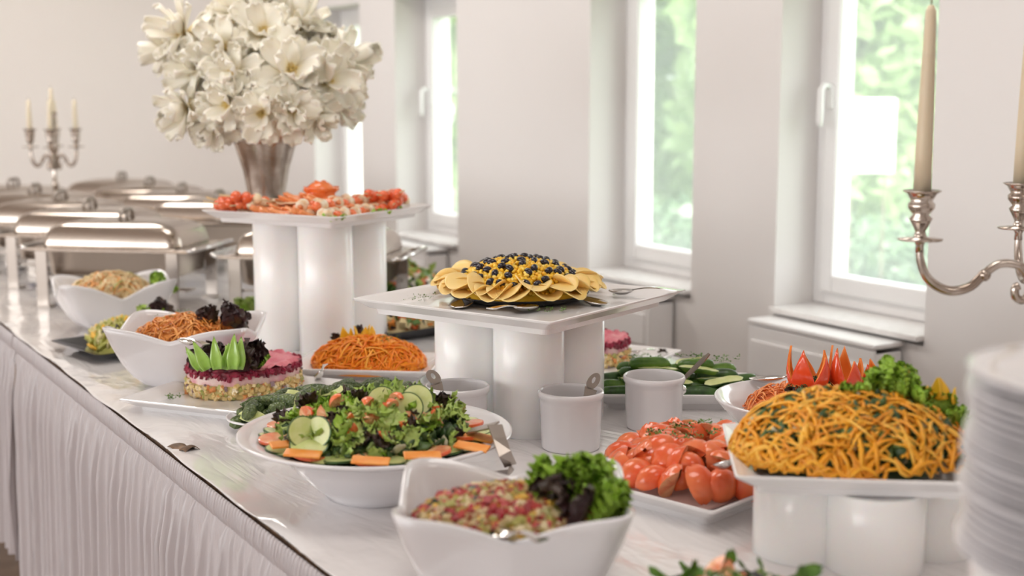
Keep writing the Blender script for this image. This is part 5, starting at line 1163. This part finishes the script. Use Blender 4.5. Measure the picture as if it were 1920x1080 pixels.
# ================================================================== dressed carrot wave bowl and cabbage wave bowl
c2 = onz(352, 631, TZ + .10); c2 = Vector((c2.x, c2.y, TZ)); wavebowl('white four-cornered bowl of dressed carrot with dark lettuce, behind the layered cake', c2, .148, .125, -YAW - .06, .136, .026, .062, 8)
Dq = Dome((c2.x, c2.y, TZ + .090), .115, .100, .052, .62, -YAW); b = MB(); Dq.solid(b); strands(b, Dq, 420, .05, .0022, .9, (-.003, .005), 141, .5, 5); b.lathe([(.01, -.04), (.06, -.04), (.10, -.006), (.112, .002), (0, .004)], 24, Dq.c)
tag(b.obj('dressed_carrot', M['carrot_b']), 'mound of dressed orange carrot shreds in the middle wave bowl', 'carrots', None, 'stuff')
r = random.Random(142); d2 = (c2 - CAM).dot(FW)
for k, (px, py) in enumerate(((385, 598), (400, 600), (415, 596), (425, 602), (440, 606), (452, 610), (432, 598), (462, 616), (445, 598), (380, 604))):
    leaf(LR[k % 3], ond(px, py + 10, d2 - .02 + r.uniform(-.03, .03)), (r.uniform(-.5, .5), -r.uniform(.5, 1.2), r.uniform(-2.2, 1.0)), .58, 'dark red lettuce leaf at the window side of the dressed carrot bowl', 'red lettuce in the dressed carrot bowl')
spoon('pale serving spoon at the near rim of the dressed carrot bowl', onz(352, 641, TZ + .128), onz(388, 650, TZ + .125), hl=.024, hw=.013, arch=.003)
sprinkle('dark herbs over the dressed carrot mound', [Dq.w(-.02, .03, .004), Dq.w(-.03, -.02, .004), Dq.w(.02, .02, .004)], n=8, s=.004, spread=.014, seed=13)
c1 = onz(215, 543, TZ + .10); c1 = Vector((c1.x, c1.y, TZ)); wavebowl('white four-cornered bowl of pale cabbage salad before the nearest chafing dish', c1, .150, .120, -YAW + .45, .132, .042, .055, 6)
Dq = Dome((c1.x - .01, c1.y, TZ + .082), .112, .095, .060, .62, -YAW); b = MB(); Dq.solid(b); strands(b, Dq, 380, .045, .0022, .9, (-.003, .006), 151, .5, 5); b.lathe([(.01, -.04), (.06, -.04), (.10, -.006), (.11, .002), (0, .004)], 24, Dq.c)
tag(b.obj('cabbage_salad', M['cabbage']), 'mound of pale cabbage and carrot shreds in the far wave bowl', 'salad', None, 'stuff')
d1 = (c1 - CAM).dot(FW)
for k, (px, py) in enumerate(((285, 536), (295, 538), (305, 542), (290, 528), (300, 532), (310, 546), (296, 545))):
    leaf(LB[k % 3], ond(px, py + 4, d1 - .02 + r.uniform(-.02, .02)), (r.uniform(-.5, .5), -r.uniform(.3, 1.2), r.uniform(0, 6)), .42, 'curly parsley-green leaf at the window side of the cabbage bowl', 'green leaves in the cabbage bowl', 'parsley_leaf')
spoon('bright serving spoon handle on the near side of the cabbage salad', ond(194, 553, d1 - .10), ond(228, 562, d1 - .11), hl=.016, hw=.01, arch=.003)
# lettuce dish behind the tall riser
q = onz(478, 592, TZ + .01); b = MB(); b.loft([(.07, .07, 0, .02), (.095, .095, .018, .015), (.092, .092, .019, .015), (.07, .07, .005, .02)], n=5); tag(b.obj('small_dish', M['china'], None, (q.x, q.y, TZ), .3), 'small white dish hidden behind the tall canape riser', 'dish')
for k in range(6): leaf(LF[k % 5], onz(446 + 6 * k, 588, TZ + .02), (r.uniform(-.4, .4), -r.uniform(.6, 1.1), r.uniform(0, 6)), .55, 'pale green lettuce leaf peeping out behind the tall canape riser', 'lettuce behind the tall riser')
# ================================================================== glass bowl of green salad at the near edge
q = onz(1386, 1150, TZ + .05); b = MB(); b.lathe([(0, .003), (.04, .002), (.05, 0), (.07, .012), (.098, .045), (.104, .060), (.102, .0605), (.094, .046), (.066, .016), (0, .007)], 40)
tag(b.obj('glass_bowl', M['glass'], None, (q.x, q.y, TZ)), 'clear glass bowl of leafy salad cut off by the lower picture edge', 'bowl')
Dn = Dome((q.x, q.y, TZ + .042), .088, .088, .034, .6); b = MB(); Dn.solid(b); bits(b, Dn, 260, .006, .011, 161, 0, (-.003, .006), asp=(1.2, .8, .5)); tag(b.obj('salad_filling', M['greek']), 'mixed salad filling of the clear glass bowl', 'salad', None, 'stuff')
rk = leaf_mesh(.05, .009, .003, 6, .5, 21, M['parsley'], 8, 4, 'rocket_leaf')
r = random.Random(162)
for k in range(46):
    x, y = Dn.pt(r, .98); R = frame_on(Dn.n(x, y), r.uniform(0, 6), (r.uniform(-.5, .5), r.uniform(-1.0, .2)))
    place(rk, 'rocket_leaf', Matrix.Translation(Dn.w(x, y, .003)) @ R.to_4x4() @ Matrix.Scale(r.uniform(.6, .95), 4), 'narrow dark green rocket leaf in the clear glass bowl', 'leaf', 'rocket leaves in the glass bowl')
p = onz(1350, 1066, TZ + .085); place(TWB[0], 'tomato_wedge', TRS(p, (.5, 1, 1), .7), 'orange tomato wedge on top of the leafy salad in the glass bowl', 'tomato')
bpy.context.view_layer.update()
